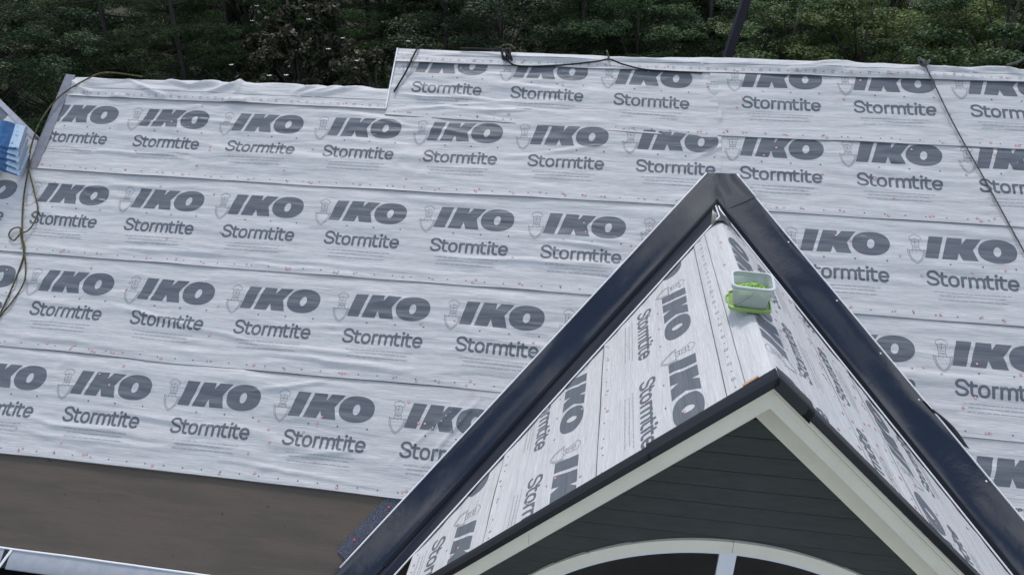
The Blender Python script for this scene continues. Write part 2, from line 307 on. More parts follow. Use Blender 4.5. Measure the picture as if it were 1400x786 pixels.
# siding boards, cut to the gable slope and to the arch
WT = 3.20; ARC_W, ARC_R, ARC_Z = 0.02, 2.45, -1.745        # arch crown
ARC_C = ARC_Z - ARC_R; ARC_L, ARC_RT = -1.68, 1.72
def arch_x(z, R=ARC_R):
    d = R * R - (z - ARC_C) ** 2; return math.sqrt(d) if d > 0 else None
def slope_w(side, z):          # wall half-width at height z (under the soffit)
    return GRW + side * max(0.0, (GRZ - z - 0.47)) / tG
EXPO = 0.163; zt = -0.906 + 2 * EXPO
k = 0
while zt > -4.3:
    zb = zt - EXPO; top = min(zt, -0.52)
    top -= 0.0138; zs = [zb + (top - zb) * i / 6 for i in range(7)]
    if slope_w(1, zb) - slope_w(-1, zb) > 0.05 and top > zb:
        spans = []
        if zb >= ARC_Z - 0.02: spans = [('f', None)]
        else: spans = [('l', -1), ('r', 1)]
        for typ, sd_ in spans:
            L = []; Rr = []
            for z in zs:
                l = slope_w(-1, z); r = slope_w(1, z)
                if typ != 'f':
                    ax = arch_x(z, ARC_R - 0.05) if z < ARC_Z - 0.05 else 0.0
                    ax = ax or 0.0; lo = max(ARC_W - ax, ARC_L + 0.04); hi = min(ARC_W + ax, ARC_RT - 0.04)
                    if typ == 'l': r = lo
                    else: l = hi
                L.append((l, z)); Rr.append((r, z))
            poly = L + Rr[::-1]
            if max(Rr[i][0] - L[i][0] for i in range(7)) < 0.03: continue
            def pt(w, z, off): return GW(WT + off + 0.013 * (zt - z) / EXPO, w, z)
            mb = MB(); mb.prism([pt(w, z, -0.02) for w, z in poly], [pt(w, z, 0) for w, z in poly]); mb.build('siding_board', M['siding'], house)
    zt = zb
# arched window
win = MB()
def arch_band(R0, R1, t0, t1, a0, a1, n=40):
    mb = MB(); ring = []
    for i in range(n + 1):
        a = a0 + (a1 - a0) * i / n; c_, s_ = math.sin(a), math.cos(a)
        ring.append([GW(t, ARC_W + R * c_, ARC_C + R * s_) for t, R in ((t0, R0), (t1, R0), (t1, R1), (t0, R1))])
    for i in range(n):
        a, b = ring[i], ring[i + 1]; mb.add(a + b, [[0, 1, 5, 4], [1, 2, 6, 5], [2, 3, 7, 6], [3, 0, 4, 7]])
    mb.add(ring[0], [[3, 2, 1, 0]]); mb.add(ring[-1], [[0, 1, 2, 3]]); return mb
aL = math.asin((ARC_L - ARC_W) / ARC_R); aRt = math.asin((ARC_RT - ARC_W) / ARC_R)
aM = math.asin((-0.02 - ARC_W) / ARC_R)
wt = arch_band(ARC_R - 0.115, ARC_R, WT - 0.03, WT + 0.03, aL, aM).build('window_trim', M['cream'], house)
arch_band(ARC_R - 0.115, ARC_R, WT - 0.03, WT + 0.03, aM + 0.0012, aRt).build('window_trim', M['cream'], house)
arch_band(ARC_R - 0.150, ARC_R - 0.116, WT - 0.03, WT + 0.012, aL + 0.02, aRt - 0.02).build('frame', M['white'], wt)
zsp = ARC_C + ARC_R * math.cos(aL)
for wa in (ARC_L - 0.0, ARC_RT - 0.115):
    mb = MB(); zz = zsp - 0.01
    mb.hexa([GW(WT - 0.03, wa, -4.3), GW(WT + 0.028, wa, -4.3), GW(WT + 0.028, wa + 0.115, -4.3), GW(WT - 0.03, wa + 0.115, -4.3), GW(WT - 0.03, wa, zz), GW(WT + 0.028, wa, zz), GW(WT + 0.028, wa + 0.115, zz), GW(WT - 0.03, wa + 0.115, zz)]); mb.build('window_trim', M['cream'], house)
def vbar(w0, w1, t0, t1, z0, z1, name, m, par):
    mb = MB(); mb.hexa([GW(t0, w0, z0), GW(t1, w0, z0), GW(t1, w1, z0), GW(t0, w1, z0), GW(t0, w0, z1), GW(t1, w0, z1), GW(t1, w1, z1), GW(t0, w1, z1)]); return mb.build(name, m, par)
vbar(-0.105, -0.035, WT - 0.03, WT + 0.010, -4.3, ARC_Z - 0.14, 'mullion', M['white'], wt); vbar(-0.033, 0.030, WT - 0.03, WT + 0.002, -4.3, ARC_Z - 0.14, 'mullion', M['white'], wt)
for (w0, w1) in ((-1.56, -0.106), (0.031, 1.60)):
    pts = []
    n = 24
    for i in range(n + 1):
        w = w0 + (w1 - w0) * i / n; pts.append((w, ARC_C + math.sqrt((ARC_R - 0.14) ** 2 - (w - ARC_W) ** 2)))
    pts = [(w1, -4.3), (w0, -4.3)] + pts; mb = MB(); mb.prism([GW(WT - 0.026, w, z) for w, z in pts[::-1]], [GW(WT - 0.020, w, z) for w, z in pts[::-1]]); mb.build('pane', M['glass'], wt)
mb = MB()   # dim room behind the panes
mb.hexa([GW(1.2, -2.2, -6.5), GW(1.24, -2.2, -6.5), GW(1.24, 2.2, -6.5), GW(1.2, 2.2, -6.5), GW(1.2, -2.2, -2.6), GW(1.24, -2.2, -2.6), GW(1.24, 2.2, -2.6), GW(1.2, 2.2, -2.6)])
for sd_ in (-1, 1):
    mb.hexa([GW(1.2, sd_ * 2.0, -6.5), GW(WT - 0.04, sd_ * 2.0, -6.5), GW(WT - 0.04, sd_ * 2.06, -6.5), GW(1.2, sd_ * 2.06, -6.5), GW(1.2, sd_ * 2.0, -2.3), GW(WT - 0.04, sd_ * 2.0, -2.3), GW(WT - 0.04, sd_ * 2.06, -2.3), GW(1.2, sd_ * 2.06, -2.3)])
mb.hexa([GW(1.2, -1.3, -1.56), GW(WT - 0.05, -1.3, -1.56), GW(WT - 0.05, 1.3, -1.56), GW(1.2, 1.3, -1.56), GW(1.2, -1.3, -1.50), GW(WT - 0.05, -1.3, -1.50), GW(WT - 0.05, 1.3, -1.50), GW(1.2, 1.3, -1.50)])
mb.build('inner_wall', M['room'], house)
mb = MB(); zg = -(GW(0, 0, 0).z)
for (w0, w1) in ((-3.0, ARC_L), (ARC_RT, 3.0)):
    mb.hexa([GW(0.5, w0, zg), GW(WT - 0.03, w0, zg), GW(WT - 0.03, w1, zg), GW(0.5, w1, zg), GW(0.5, w0, -4.3), GW(WT - 0.03, w0, -4.3), GW(WT - 0.03, w1, -4.3), GW(0.5, w1, -4.3)])
mb.build('wall', M['wall'], house)
# facet of the neighbouring hip at the far left, with its hip trim
slab('hip_roof_deck', [(-9.0, -3.49), (-6.262, -1.566), (-6.16, -1.09), (-9.0, -1.09)], 0.12, M['deck'])

# ------------------------------------------------------------------ printed artwork prototypes (metres, origin at the foot of the I)
P_ = 1.227; D = P_ / 64
def ribbon(pts, wd, close=False):
    P = [Vector((p[0], p[1])) for p in pts]; n = len(P); V = []; F = []
    for i in range(n):
        a = P[i - 1] if (i or close) else P[i]; b = P[(i + 1) % n] if (i < n - 1 or close) else P[i]
        t = (b - a).normalized(); q = Vector((-t.y, t.x)) * wd / 2; V += [tuple(P[i] + q), tuple(P[i] - q)]
    for i in range(n if close else n - 1):
        j = (i + 1) % n; F.append([2 * i, 2 * i + 1, 2 * j + 1, 2 * j])
    return V, F
def ell(cx_, cy_, rx, ry, n=48, sh=0.0, a0=0.0, a1=2 * math.pi, p=2.0):
    out = []
    for i in range(n):
        a = a0 + (a1 - a0) * i / n; c_, s_ = math.cos(a), math.sin(a)
        x = rx * math.copysign(abs(c_) ** (2 / p), c_); y = ry * math.copysign(abs(s_) ** (2 / p), s_); out.append((cx_ + x + sh * y, cy_ + y))
    return out
def arc(cx_, cy_, rx, ry, a0, a1, n=14): return [(cx_ + rx * math.cos(Rd(a0 + (a1 - a0) * i / (n - 1))), cy_ + ry * math.sin(Rd(a0 + (a1 - a0) * i / (n - 1)))) for i in range(n)]
def bm_from(polys=None, ribs=None):
    bm = bmesh.new()
    for loops in (polys or []):
        tri = geometry.tessellate_polygon([[Vector((x, y, 0)) for x, y in lp] for lp in loops]); vs = [bm.verts.new((x, y, 0)) for lp in loops for x, y in lp]
        for t in tri:
            try: bm.faces.new([vs[i] for i in t])
            except ValueError: pass
    z = 0.0
    for V, F in (ribs or []):
        vs = [bm.verts.new((x, y, z)) for x, y in V]
        for f in F:
            try: bm.faces.new([vs[i] for i in f])
            except ValueError: pass
        z += 0.00003
    return bm
def gridcut(bm, step=D):
    xs = [v.co.x for v in bm.verts]; ys = [v.co.y for v in bm.verts]
    for ax, lo, hi in ((0, min(xs), max(xs)), (1, min(ys), max(ys))):
        i = math.ceil(lo / step + 1e-6)
        while i * step < hi - 1e-6:
            co = [0, 0, 0]; co[ax] = i * step; no = [0, 0, 0]; no[ax] = 1
            bmesh.ops.bisect_plane(bm, geom=bm.verts[:] + bm.edges[:] + bm.faces[:], plane_co=co, plane_no=no, dist=1e-6); i += 1
def take(bm):
    bm.verts.ensure_lookup_table(); bm.verts.index_update(); r = (np.array([v.co[:] for v in bm.verts]), [[v.index for v in f.verts] for f in bm.faces]); bm.free(); return r
sI = [(0, 0), (0.126, 0), (0.203, 0.257), (0.064, 0.257)]
sK = [(0.162, 0), (0.307, 0), (0.335, 0.080), (0.364, 0), (0.513, 0), (0.476, 0.127), (0.570, 0.257), (0.428, 0.257), (0.376, 0.190), (0.384, 0.257), (0.242, 0.257)]
sO = ell(0.712, 0.1285, 0.186, 0.136, 64, 0.08, p=2.25); hO = ell(0.710, 0.126, 0.037, 0.055, 32, 0.12)
bm = bm_from([[sI], [sK], [sO, hO]]); gridcut(bm); PR_BRAND = take(bm)
def word_mesh():
    """rounded geometric lettering drawn as strokes"""
    hw = 0.0265; yb, yx, yc = -0.2838, -0.1860, -0.1445; K = []
    def sp(pts, n=6): return [tuple(q)[:2] for q in spline([(x, y, 0) for x, y in pts], n)]
    K.append(sp([(0.110, -0.174), (0.090, -0.151), (0.062, yc), (0.032, -0.151), (0.0150, -0.177), (0.030, -0.201), (0.063, -0.213), (0.098, -0.227), (0.112, -0.252), (0.095, -0.276), (0.062, yb), (0.030, -0.278), (0.012, -0.256)]))
    def tt(x, l, r): K.append(sp([(x, -0.158), (x, -0.21), (x, -0.256), (x + 0.010, -0.279), (x + 0.030, yb), (r, yb)])); K.append([(l, yx - 0.002), (r + 0.002, yx - 0.002)])
    tt(0.149, 0.124, 0.190); tt(0.580, 0.556, 0.622); tt(0.704, 0.680, 0.747)
    K.append(ell(0.2575, (yb + yx) / 2, 0.041, (yx - yb) / 2, 32, p=2.35) + [None])
    K.append([(0.338, yx), (0.338, yb)]); K.append(sp([(0.338, -0.226), (0.343, -0.202), (0.357, -0.188), (0.378, yx)]))
    K.append([(0.409, yx), (0.409, yb)])
    for x in (0.409, 0.475): K.append(sp([(x, -0.226), (x + 0.006, -0.200), (x + 0.024, -0.188), (x + 0.036, yx), (x + 0.054, -0.191), (x + 0.066, -0.214), (x + 0.066, -0.25), (x + 0.066, yb)]))
    K.append([(0.658, yx), (0.658, yb)])
    cy_, ry = (yb + yx) / 2, (yx - yb) / 2
    K.append([(0.776, cy_ - 0.001), (0.858, cy_ - 0.001)]); e = ell(0.817, cy_, 0.042, ry, 40, p=2.3); K.append(e[:36])
    rb = []
    for c_ in K:
        cl = c_[-1] is None
        if cl: c_ = c_[:-1]
        rb.append(ribbon(c_, hw, cl))
        if not cl:
            for q in (c_[0], c_[-1]): d_ = disc(q[0], q[1], hw / 2, 10); rb.append((d_, [list(range(10))]))
    d_ = disc(0.658, -0.147, 0.0165, 12); rb.append((d_, [list(range(12))]))
    bm = bm_from(None, rb); gridcut(bm); return take(bm)
def disc(x, y, r, n=8): return [(x + r * math.cos(2 * math.pi * i / n), y + r * math.sin(2 * math.pi * i / n)) for i in range(n)]
PR_WORD = word_mesh()
rb = []; LW = 0.0042
shield = [(-0.166, 0.092), (-0.160, 0.040), (-0.142, -0.010), (-0.114, -0.048), (-0.077, -0.074), (-0.042, -0.046), (-0.014, -0.006), (0.004, 0.044), (0.010, 0.090)]
rb.append(ribbon(shield, LW)); rb.append(ribbon([(x * 0.80 - 0.0156, y * 0.82 + 0.004) for x, y in shield], LW))
for sg in (-1, 1):
    rb.append(ribbon([(-0.078 + sg * 0.088, 0.090), (-0.078 + sg * 0.060, 0.074), (-0.078 + sg * 0.036, 0.088), (-0.078 + sg * 0.034, 0.120)], LW))
    rb.append(ribbon(arc(-0.078 + sg * 0.020, 0.070, 0.020, 0.014, 20, 200), LW)); rb.append(ribbon(arc(-0.078 + sg * 0.034, 0.222, 0.022, 0.027, 100 - 160 * (sg > 0), 260 - 160 * (sg > 0)), LW))
    rb.append(ribbon([(-0.078 + sg * 0.036, 0.200), (-0.078 + sg * 0.038, 0.160), (-0.078 + sg * 0.028, 0.118), (-0.078, 0.100)], LW))
rb.append(ribbon(arc(-0.080, 0.236, 0.034, 0.028, 20, 160), LW)); rb.append(ribbon([(-0.114, 0.200), (-0.080, 0.212), (-0.044, 0.200)], LW))
rb.append(ribbon([(-0.108, 0.178), (-0.080, 0.170), (-0.050, 0.178)], LW)); rb.append(ribbon([(-0.080, 0.208), (-0.081, 0.150)], LW)); rb.append(ribbon([(-0.104, 0.146), (-0.080, 0.136), (-0.054, 0.146)], LW)); rb.append(ribbon([(-0.098, 0.122), (-0.080, 0.116), (-0.058, 0.122)], LW))
bm = bm_from(None, rb); gridcut(bm); PR_EMB = take(bm)
rb = []; rr = random.Random(3)
for y, xa, xb in ((-0.361, 0.062, 0.78), (-0.397, 0.105, 0.735), (-0.440, 0.09, 0.75)):
    x = xa
    while x < xb:
        l = rr.uniform(0.025, 0.075); rb.append(([(x, y + 0.0045), (x, y - 0.0045), (min(x + l, xb), y - 0.0045), (min(x + l, xb), y + 0.0045)], [[0, 1, 2, 3]])); x += l + 0.010
bm = bm_from(None, rb); gridcut(bm); PR_FINE = take(bm)
def disc(x, y, r, n=8): return [(x + r * math.cos(2 * math.pi * i / n), y + r * math.sin(2 * math.pi * i / n)) for i in range(n)]

# ------------------------------------------------------------------ underlayment sheets
def poly_clip_idx(V, F, keep): return [f for f in F if all(keep[i] for i in f)]
def make_sheet(label, mp, xr, yr, seed, logos=(), logo_dy=0.0, lift=0.006, folds=(), mask=None, amp=1.0, group='underlayment courses', topdamp=0.25, lowdamp=0.16,
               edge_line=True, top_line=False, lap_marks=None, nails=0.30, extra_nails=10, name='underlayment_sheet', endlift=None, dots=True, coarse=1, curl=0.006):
    """mp(x,y,h)->world array. x along the roll from the first logo, y up the roll from the logo baseline"""
    x0, x1 = xr; y0, y1 = yr; st = D * coarse
    xs = np.unique(np.concatenate([[x0, x1], np.arange(math.ceil(x0 / st), math.floor(x1 / st) + 1) * st]))
    ys = np.unique(np.concatenate([[y0, y0 + 0.006, y1], np.arange(math.ceil(y0 / st + 0.4), math.floor(y1 / st) + 1) * st]))
    def Hf(x, y):
        lowm = sstep(y0 - 0.001, y0 + lowdamp, y); topm = 1 - sstep(y1 - topdamp, y1 - topdamp * 0.35, y)
        m = topm * (0.35 + 0.65 * lowm)
        w = 0.0062 * np.maximum(vnoise(x * 0.75 + 0.4 * y, y * 6.5 + 0.35 * x, seed), -0.3) + 0.0034 * vnoise(x * 1.9, y * 14 + 0.9 * x, seed + 1) + 0.0019 * vnoise(x * 4.2 + y, y * 24 - 1.1 * x, seed + 2) + 0.0016 * vnoise(x * 8 + 2 * y, y * 10 - 3 * x, seed + 8) * sstep(-0.1, 0.6, vnoise(x * 1.3, y * 1.7, seed + 12))
        w = w + 0.0055 * (1 - np.abs(vnoise(x * 0.9 - y * 0.8, y * 4.2 + 0.25 * x, seed + 3))) ** 6 * sstep(-0.2, 0.5, vnoise(x * 0.6, y * 2.0, seed + 4))
        w = w * amp * 2.2 * (0.55 + 0.65 * np.abs(vnoise(x * 0.45, y * 1.1, seed + 5)))
        for (xa, ya, xb, yb, a, wd) in folds:
            dx_, dy_ = xb - xa, yb - ya; L2 = dx_ * dx_ + dy_ * dy_; tt = ((x - xa) * dx_ + (y - ya) * dy_) / L2; tc_ = np.clip(tt, 0, 1)
            ex = x - (xa + tc_ * dx_); ey = y - (ya + tc_ * dy_) + 0.02 * vnoise(x * 3, y * 3, seed + 9); dd = np.sqrt(ex * ex + ey * ey)
            w = w + a * np.exp(-(dd / wd) ** 2) * np.sin(np.pi * np.clip(tt * 0.86 + 0.07, 0, 1)) ** 0.6
        h = 0.004 + 0.004 * topm + w * m + lift * (1 - sstep(y0, y0 + 0.17, y))
        h = h + curl * (1 - sstep(y0, y0 + 0.05, y)) * np.maximum(0, vnoise(x * 1.3, x * 0 + seed, seed + 6)) ** 1.5 * 1.6
        if endlift: h = h + endlift[1] * sstep(endlift[0] - 0.25, endlift[0], x)
        return np.maximum(h, 0.002)
    X, Y = np.meshgrid(xs, ys); V = mp(X, Y, Hf(X, Y)); i = np.arange(X.size).reshape(X.shape)
    Fq = np.stack([i[:-1, :-1], i[:-1, 1:], i[1:, 1:], i[1:, :-1]], -1).reshape(-1, 4)
    if mask is not None:
        cxm = (X[:-1, :-1] + X[1:, 1:]).ravel() / 2; cym = (Y[:-1, :-1] + Y[1:, 1:]).ravel() / 2; Fq = Fq[mask(cxm, cym)]
    root = obj(name, V.reshape(-1, 3), Fq, M['sheet'], uv=np.stack([X + seed * 3.7, Y + seed * 1.9], -1).reshape(-1, 2), smooth=True)
    tag(root, label, 'underlayment', group)
    def put(name_, proto, ox, oy, m, par, hz=0.0012, clip=True):
        PV, PF = proto; x = PV[:, 0] + ox; y = PV[:, 1] + oy
        keep = (x >= x0) & (x <= x1) & (y >= y0) & (y <= y1)
        if mask is not None: keep &= mask(x, y)
        F2 = poly_clip_idx(PV, PF, keep)
        if not F2: return None
        us = sorted({i for f in F2 for i in f}); re = {a: b for b, a in enumerate(us)}; x, y, zz = x[us], y[us], PV[us, 2]
        return obj(name_, mp(x, y, Hf(x, y) + hz + zz), [[re[i] for i in f] for f in F2], m, par, uv=np.stack([x + seed * 3.7, y + seed * 1.9], -1), smooth=True)
    for k_ in logos:
        ox = k_ * P_; b = put('brand_print', PR_BRAND, ox, logo_dy, M['ink'], root); par = b or root
        put('product_name_print', PR_WORD, ox, logo_dy, M['ink'], par); put('shield_emblem_print', PR_EMB, ox, logo_dy, M['ink_line'], par, 0.0014); put('small_print', PR_FINE, ox, logo_dy, M['ink_pale'], par)
    def flat(name_, items, m, hz=0.0013, stuff=True):
        bm = bm_from([[p] for p in items]); pr = take(bm); q = put(name_, pr, 0, 0, m, root, hz)
        if q and stuff: q['kind'] = 'stuff'
        return q
    if edge_line:  # dark selvage strip, also painted in for the shadow gap under the lap
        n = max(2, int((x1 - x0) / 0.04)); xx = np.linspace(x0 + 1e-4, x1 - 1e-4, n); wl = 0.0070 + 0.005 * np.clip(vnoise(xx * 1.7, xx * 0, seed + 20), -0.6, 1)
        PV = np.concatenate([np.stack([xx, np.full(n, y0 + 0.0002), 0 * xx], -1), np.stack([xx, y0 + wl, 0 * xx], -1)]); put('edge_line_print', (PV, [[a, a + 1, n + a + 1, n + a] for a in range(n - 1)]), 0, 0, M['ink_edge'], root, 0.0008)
    if top_line:  # same dark strip on the upper edge, painting in its shadow line
        n = max(2, int((x1 - x0) / 0.04)); xx = np.linspace(x0 + 1e-4, x1 - 1e-4, n)
        PV = np.concatenate([np.stack([xx, np.full(n, y1 - 0.007), 0 * xx], -1), np.stack([xx, np.full(n, y1 - 0.0002), 0 * xx], -1)]); put('edge_line_print', (PV, [[a, a + 1, n + a + 1, n + a] for a in range(n - 1)]), 0, 0, M['ink_edge'], root, 0.0008)
    if dots:
        it = []
        for k_ in logos:
            for dx_ in (0.235, 0.545, 0.858): it.append(disc(k_ * P_ + dx_, logo_dy - 0.060, 0.0095))
        x = math.ceil(x0 / 0.2045) * 0.2045
        while x < x1: it.append(disc(x + 0.05, y0 + 0.058, 0.008)); x += 0.2045
        flat('nail_mark_print', it, M['nail'])
    if lap_marks:
        yl, ym = lap_marks; n = max(2, int((x1 - x0) / 0.06)); xx = np.linspace(x0 + 1e-4, x1 - 1e-4, n)
        PV = np.concatenate([np.stack([xx, np.full(n, yl), 0 * xx], -1), np.stack([xx, np.full(n, yl + 0.007), 0 * xx], -1)]); put('lap_line_print', (PV, [[a, a + 1, n + a + 1, n + a] for a in range(n - 1)]), 0, 0, M['ink_line'], root)
        it = []; it2 = []; x = math.ceil(x0 / 0.1) * 0.1; k_ = 0
        while x < x1:
            if k_ % 2: it.append(disc(x, ym, 0.0075))
            else:
                for a, b, c_, d_ in ((-.014, -.016, -.009, .016), (.009, -.016, .014, .016), (-.009, -.016, .009, -.012), (-.009, .012, .009, .016)): it.append([(x + a, ym + b), (x + c_, ym + b), (x + c_, ym + d_), (x + a, ym + d_)])
            k_ += 1; x += 0.1
        flat('lap_mark_print', it, M['ink_line'])
    # plastic cap nails: a pale dome with a red rim
    rg = random.Random(seed); pts = []
    if nails:
        x = x0 + rg.uniform(0.05, nails)
        while x < x1 - 0.02:
            pts.append((x, y0 + rg.uniform(0.035, 0.085)))
            if rg.random() < 0.22: pts.append((x + 0.035, y0 + rg.uniform(0.03, 0.09)))
            x += nails * rg.uniform(0.7, 2.1)
    for _ in range(int(extra_nails * 0.6)): pts.append((rg.uniform(x0 + 0.05, x1 - 0.05), rg.uniform(y0 + 0.15, y1 - 0.22)))
    V = []; F = []; FM = []
    for (x, y) in pts:
        if mask is not None and not mask(np.array([x]), np.array([y]))[0]: continue
        h0 = float(Hf(np.array([x]), np.array([y]))[0]); b = len(V); n = 8; r = rg.uniform(0.0115, 0.0155); ph = rg.uniform(0, 6)
        for rad, hh in ((r, 0.0012), (r * 0.92, 0.0042), (r * 0.68, 0.0046), (r * 0.2, 0.0048)):
            for j in range(n):
                a = ph + 2 * math.pi * j / n; V.append((x + rad * math.cos(a), y + rad * math.sin(a), h0 + hh))
        for q in range(3):
            for j in range(n): F.append([b + q * n + j, b + q * n + (j + 1) % n, b + (q + 1) * n + (j + 1) % n, b + (q + 1) * n + j]); FM.append(0 if q == 2 else 1)
        F.append([b + 3 * n + j for j in range(n)]); FM.append(0)
    if V:
        A = np.array(V); q = obj('cap_nail', mp(A[:, 0], A[:, 1], A[:, 2]), F, [M['cap'], M['red']], root, fm=FM); q['kind'] = 'stuff'
    return root
def main_map(u0, vb, slope=0.0, hz=0.0):
    sd0 = int(abs(u0 * 100 + vb * 37))
    def f(x, y, h): return Wn(u0 + x, vb - y + slope * x + 0.013 * vnoise(x * 0.42, 0 * x, sd0) + 0.005 * vnoise(x * 1.6, y * 0.8, sd0 + 1), h + hz)
    return f
def fold_uv(L, u0, vb, slope=0.0, a=0.016, w=0.022):
    out = []
    for i, (ua, va, ub, vb_) in enumerate(L):
        xa, xb = ua - u0, ub - u0; k_ = a * (0.7 + 0.6 * ((i * 37) % 10) / 10); out.append((xa, vb + slope * xa - va, xb, vb + slope * xb - vb_, k_, w * (0.8 + 0.5 * ((i * 53) % 10) / 10)))
    return out
def vmaskL(u0, vb, slope=0.0):
    def f(x, y):
        u = u0 + x; v = vb - y + slope * x; return u < np.where(v < -1.35, 99, 1.853 - 0.739 * (v + 1.3) + 0.09)
    return f
def vmaskR(u0, vb, slope=0.0):
    def f(x, y):
        u = u0 + x; v = vb - y + slope * x; return u > np.where(v < -1.35, -99, 2.658 + 0.7347 * (v + 1.047) - 0.09)
    return f
HB = 0.2535
FS4 = [(-0.332, 1.25, -1.009, 2.001), (-0.177, 1.22, -0.681, 1.967), (-5.317, 1.893, -2.787, 1.98), (-5.128, 1.929, -2.811, 1.893), (-2.549, 1.371, -1.836, 1.20), (-2.15, 2.01, -1.264, 1.848), (-5.249, 2.058, -3.17, 2.04), (-2.751, 2.108, -1.047, 2.202), (-4.3, 1.72, -2.9, 1.80)]
FS3 = [(-2.03, 0.968, -0.441, 1.091), (-2.649, 0.95, -0.949, 1.0), (-2.282, 0.621, -1.751, 0.601), (-5.884, 0.524, -4.646, 0.646), (-4.502, 0.547, -2.684, 0.846), (-2.68, 0.862, -1.289, 0.902), (-5.672, 1.0, -3.537, 1.06)]
FS2 = [(-2.934, -0.126, -0.517, -0.105), (-2.914, -0.047, -1.63, -0.029), (-4.736, -0.133, -2.936, -0.135), (-6.138, -0.089, -4.252, -0.057), (0.338, -0.569, 1.131, -0.538), (-0.849, -0.307, 0.91, -0.333), (-3.937, -1.0, -5.376, -0.867)]
FS1 = [(-5.204, -1.775, -4.247, -1.932), (-4.247, -1.932, -3.576, -1.88), (-1.835, -2.022, -0.385, -1.841), (-0.27, -1.6, 1.056, -1.821), (-5.668, -1.397, -4.103, -1.381), (1.875, -1.722, 2.273, -1.936), (-1.096, -1.905, -2.171, -1.869)]
FS0 = [(-1.774, -2.182, -0.272, -2.359), (-1.511, -2.248, -0.08, -2.213), (0.786, -2.124, 1.95, -2.045), (-1.119, -2.158, 0.26, -2.281), (-1.675, -2.4, -0.809, -2.387)]
def course(label, u0, vtop, ua, ub, vt, vlow, slope=0.0, seed=0, kr=(), folds=(), side='', **kw):
    vb = vtop + HB; mk = vmaskL(u0, vb, slope) if side == 'L' else vmaskR(u0, vb, slope) if side == 'R' else None
    return make_sheet(label, main_map(u0, vb, slope), (ua - u0, ub - u0), (vb - vlow, vb - vt), seed, kr, folds=fold_uv(folds, u0, vb, slope), mask=mk, **kw)
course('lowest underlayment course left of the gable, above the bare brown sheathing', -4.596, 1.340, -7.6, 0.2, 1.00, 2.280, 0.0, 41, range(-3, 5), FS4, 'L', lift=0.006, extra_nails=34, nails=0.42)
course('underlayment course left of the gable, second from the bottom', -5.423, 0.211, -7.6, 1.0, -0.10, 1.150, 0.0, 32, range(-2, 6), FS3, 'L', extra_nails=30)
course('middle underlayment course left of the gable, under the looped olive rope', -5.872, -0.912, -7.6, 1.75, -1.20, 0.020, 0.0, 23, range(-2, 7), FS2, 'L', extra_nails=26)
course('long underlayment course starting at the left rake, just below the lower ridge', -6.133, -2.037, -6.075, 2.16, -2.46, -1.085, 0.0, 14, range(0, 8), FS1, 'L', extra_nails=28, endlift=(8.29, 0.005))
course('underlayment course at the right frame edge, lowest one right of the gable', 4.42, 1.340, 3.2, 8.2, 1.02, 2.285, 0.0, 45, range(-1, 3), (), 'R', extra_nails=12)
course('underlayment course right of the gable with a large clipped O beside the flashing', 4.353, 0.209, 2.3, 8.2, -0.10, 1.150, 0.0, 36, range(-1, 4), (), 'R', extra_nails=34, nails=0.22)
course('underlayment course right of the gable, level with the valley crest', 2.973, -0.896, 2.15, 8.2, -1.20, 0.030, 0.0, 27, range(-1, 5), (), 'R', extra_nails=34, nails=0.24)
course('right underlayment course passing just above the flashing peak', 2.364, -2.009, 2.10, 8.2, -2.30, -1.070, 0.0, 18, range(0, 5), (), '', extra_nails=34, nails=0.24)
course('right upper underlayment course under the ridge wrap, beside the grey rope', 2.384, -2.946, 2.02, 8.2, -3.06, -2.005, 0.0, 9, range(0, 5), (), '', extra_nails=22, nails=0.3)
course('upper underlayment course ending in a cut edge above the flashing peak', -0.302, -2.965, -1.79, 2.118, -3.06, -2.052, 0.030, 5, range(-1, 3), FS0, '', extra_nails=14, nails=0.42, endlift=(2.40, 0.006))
# ridge wraps: rounded over the ridge
def ridge_map(vr, u0, r=0.045):
    a0, b0 = math.cos(PHI), math.sin(PHI)
    def f(x, y, h, L=None):
        d = f.L - y                                      # slope distance below the ridge (negative behind)
        c_ = d * a0; zz = -math.tan(PHI) * (np.sqrt(c_ * c_ + r * r) - 0.45 * r); base = np.array(W(0, vr, 0)) 
        sl = -math.tan(PHI) * c_ / np.sqrt(c_ * c_ + r * r); nl = np.sqrt(1 + sl * sl); nx = -sl / nl; nz_ = 1 / nl
        return base + (u0 + x)[..., None] * aU + (c_ + nx * h)[..., None] * aR + (zz + nz_ * h)[..., None] * aZ
    return f
def wrap(label, u0, u1, vr, vlow, seed, folds, marks, nails=0.5):
    f = ridge_map(vr, 0.0); f.L = vlow - vr
    fl_ = [(a, vlow - b, c_, vlow - d_, 0.030, 0.034) for a, b, c_, d_ in folds]
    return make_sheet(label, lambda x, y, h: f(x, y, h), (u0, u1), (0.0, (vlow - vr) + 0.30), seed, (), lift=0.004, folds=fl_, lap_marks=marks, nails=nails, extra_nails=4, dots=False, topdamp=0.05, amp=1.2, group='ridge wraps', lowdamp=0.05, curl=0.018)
FWL = [(-6.099, -2.427, -5.711, -2.215), (-5.295, -2.496, -4.696, -2.206), (-4.174, -2.286, -3.615, -2.578), (-3.76, -2.572, -3.738, -2.306), (-3.023, -2.338, -2.604, -2.599), (-2.923, -2.321, -2.317, -2.589), (-2.74, -2.351, -1.94, -2.583), (-3.657, -2.554, -2.864, -2.477), (-4.739, -2.508, -4.402, -2.387), (-4.402, -2.387, -4.041, -2.515), (-5.42, -2.163, -5.14, -2.166), (-3.86, -2.163, -3.58, -2.17)]
FWR = [(2.933, -2.97, 3.753, -3.138), (2.932, -2.918, 3.503, -2.993), (4.144, -3.02, 4.621, -3.07), (4.621, -3.07, 4.925, -3.001), (0.897, -3.049, 1.933, -3.003), (-0.349, -3.023, 0.814, -2.981), (4.93, -3.052, 5.4, -3.121)]
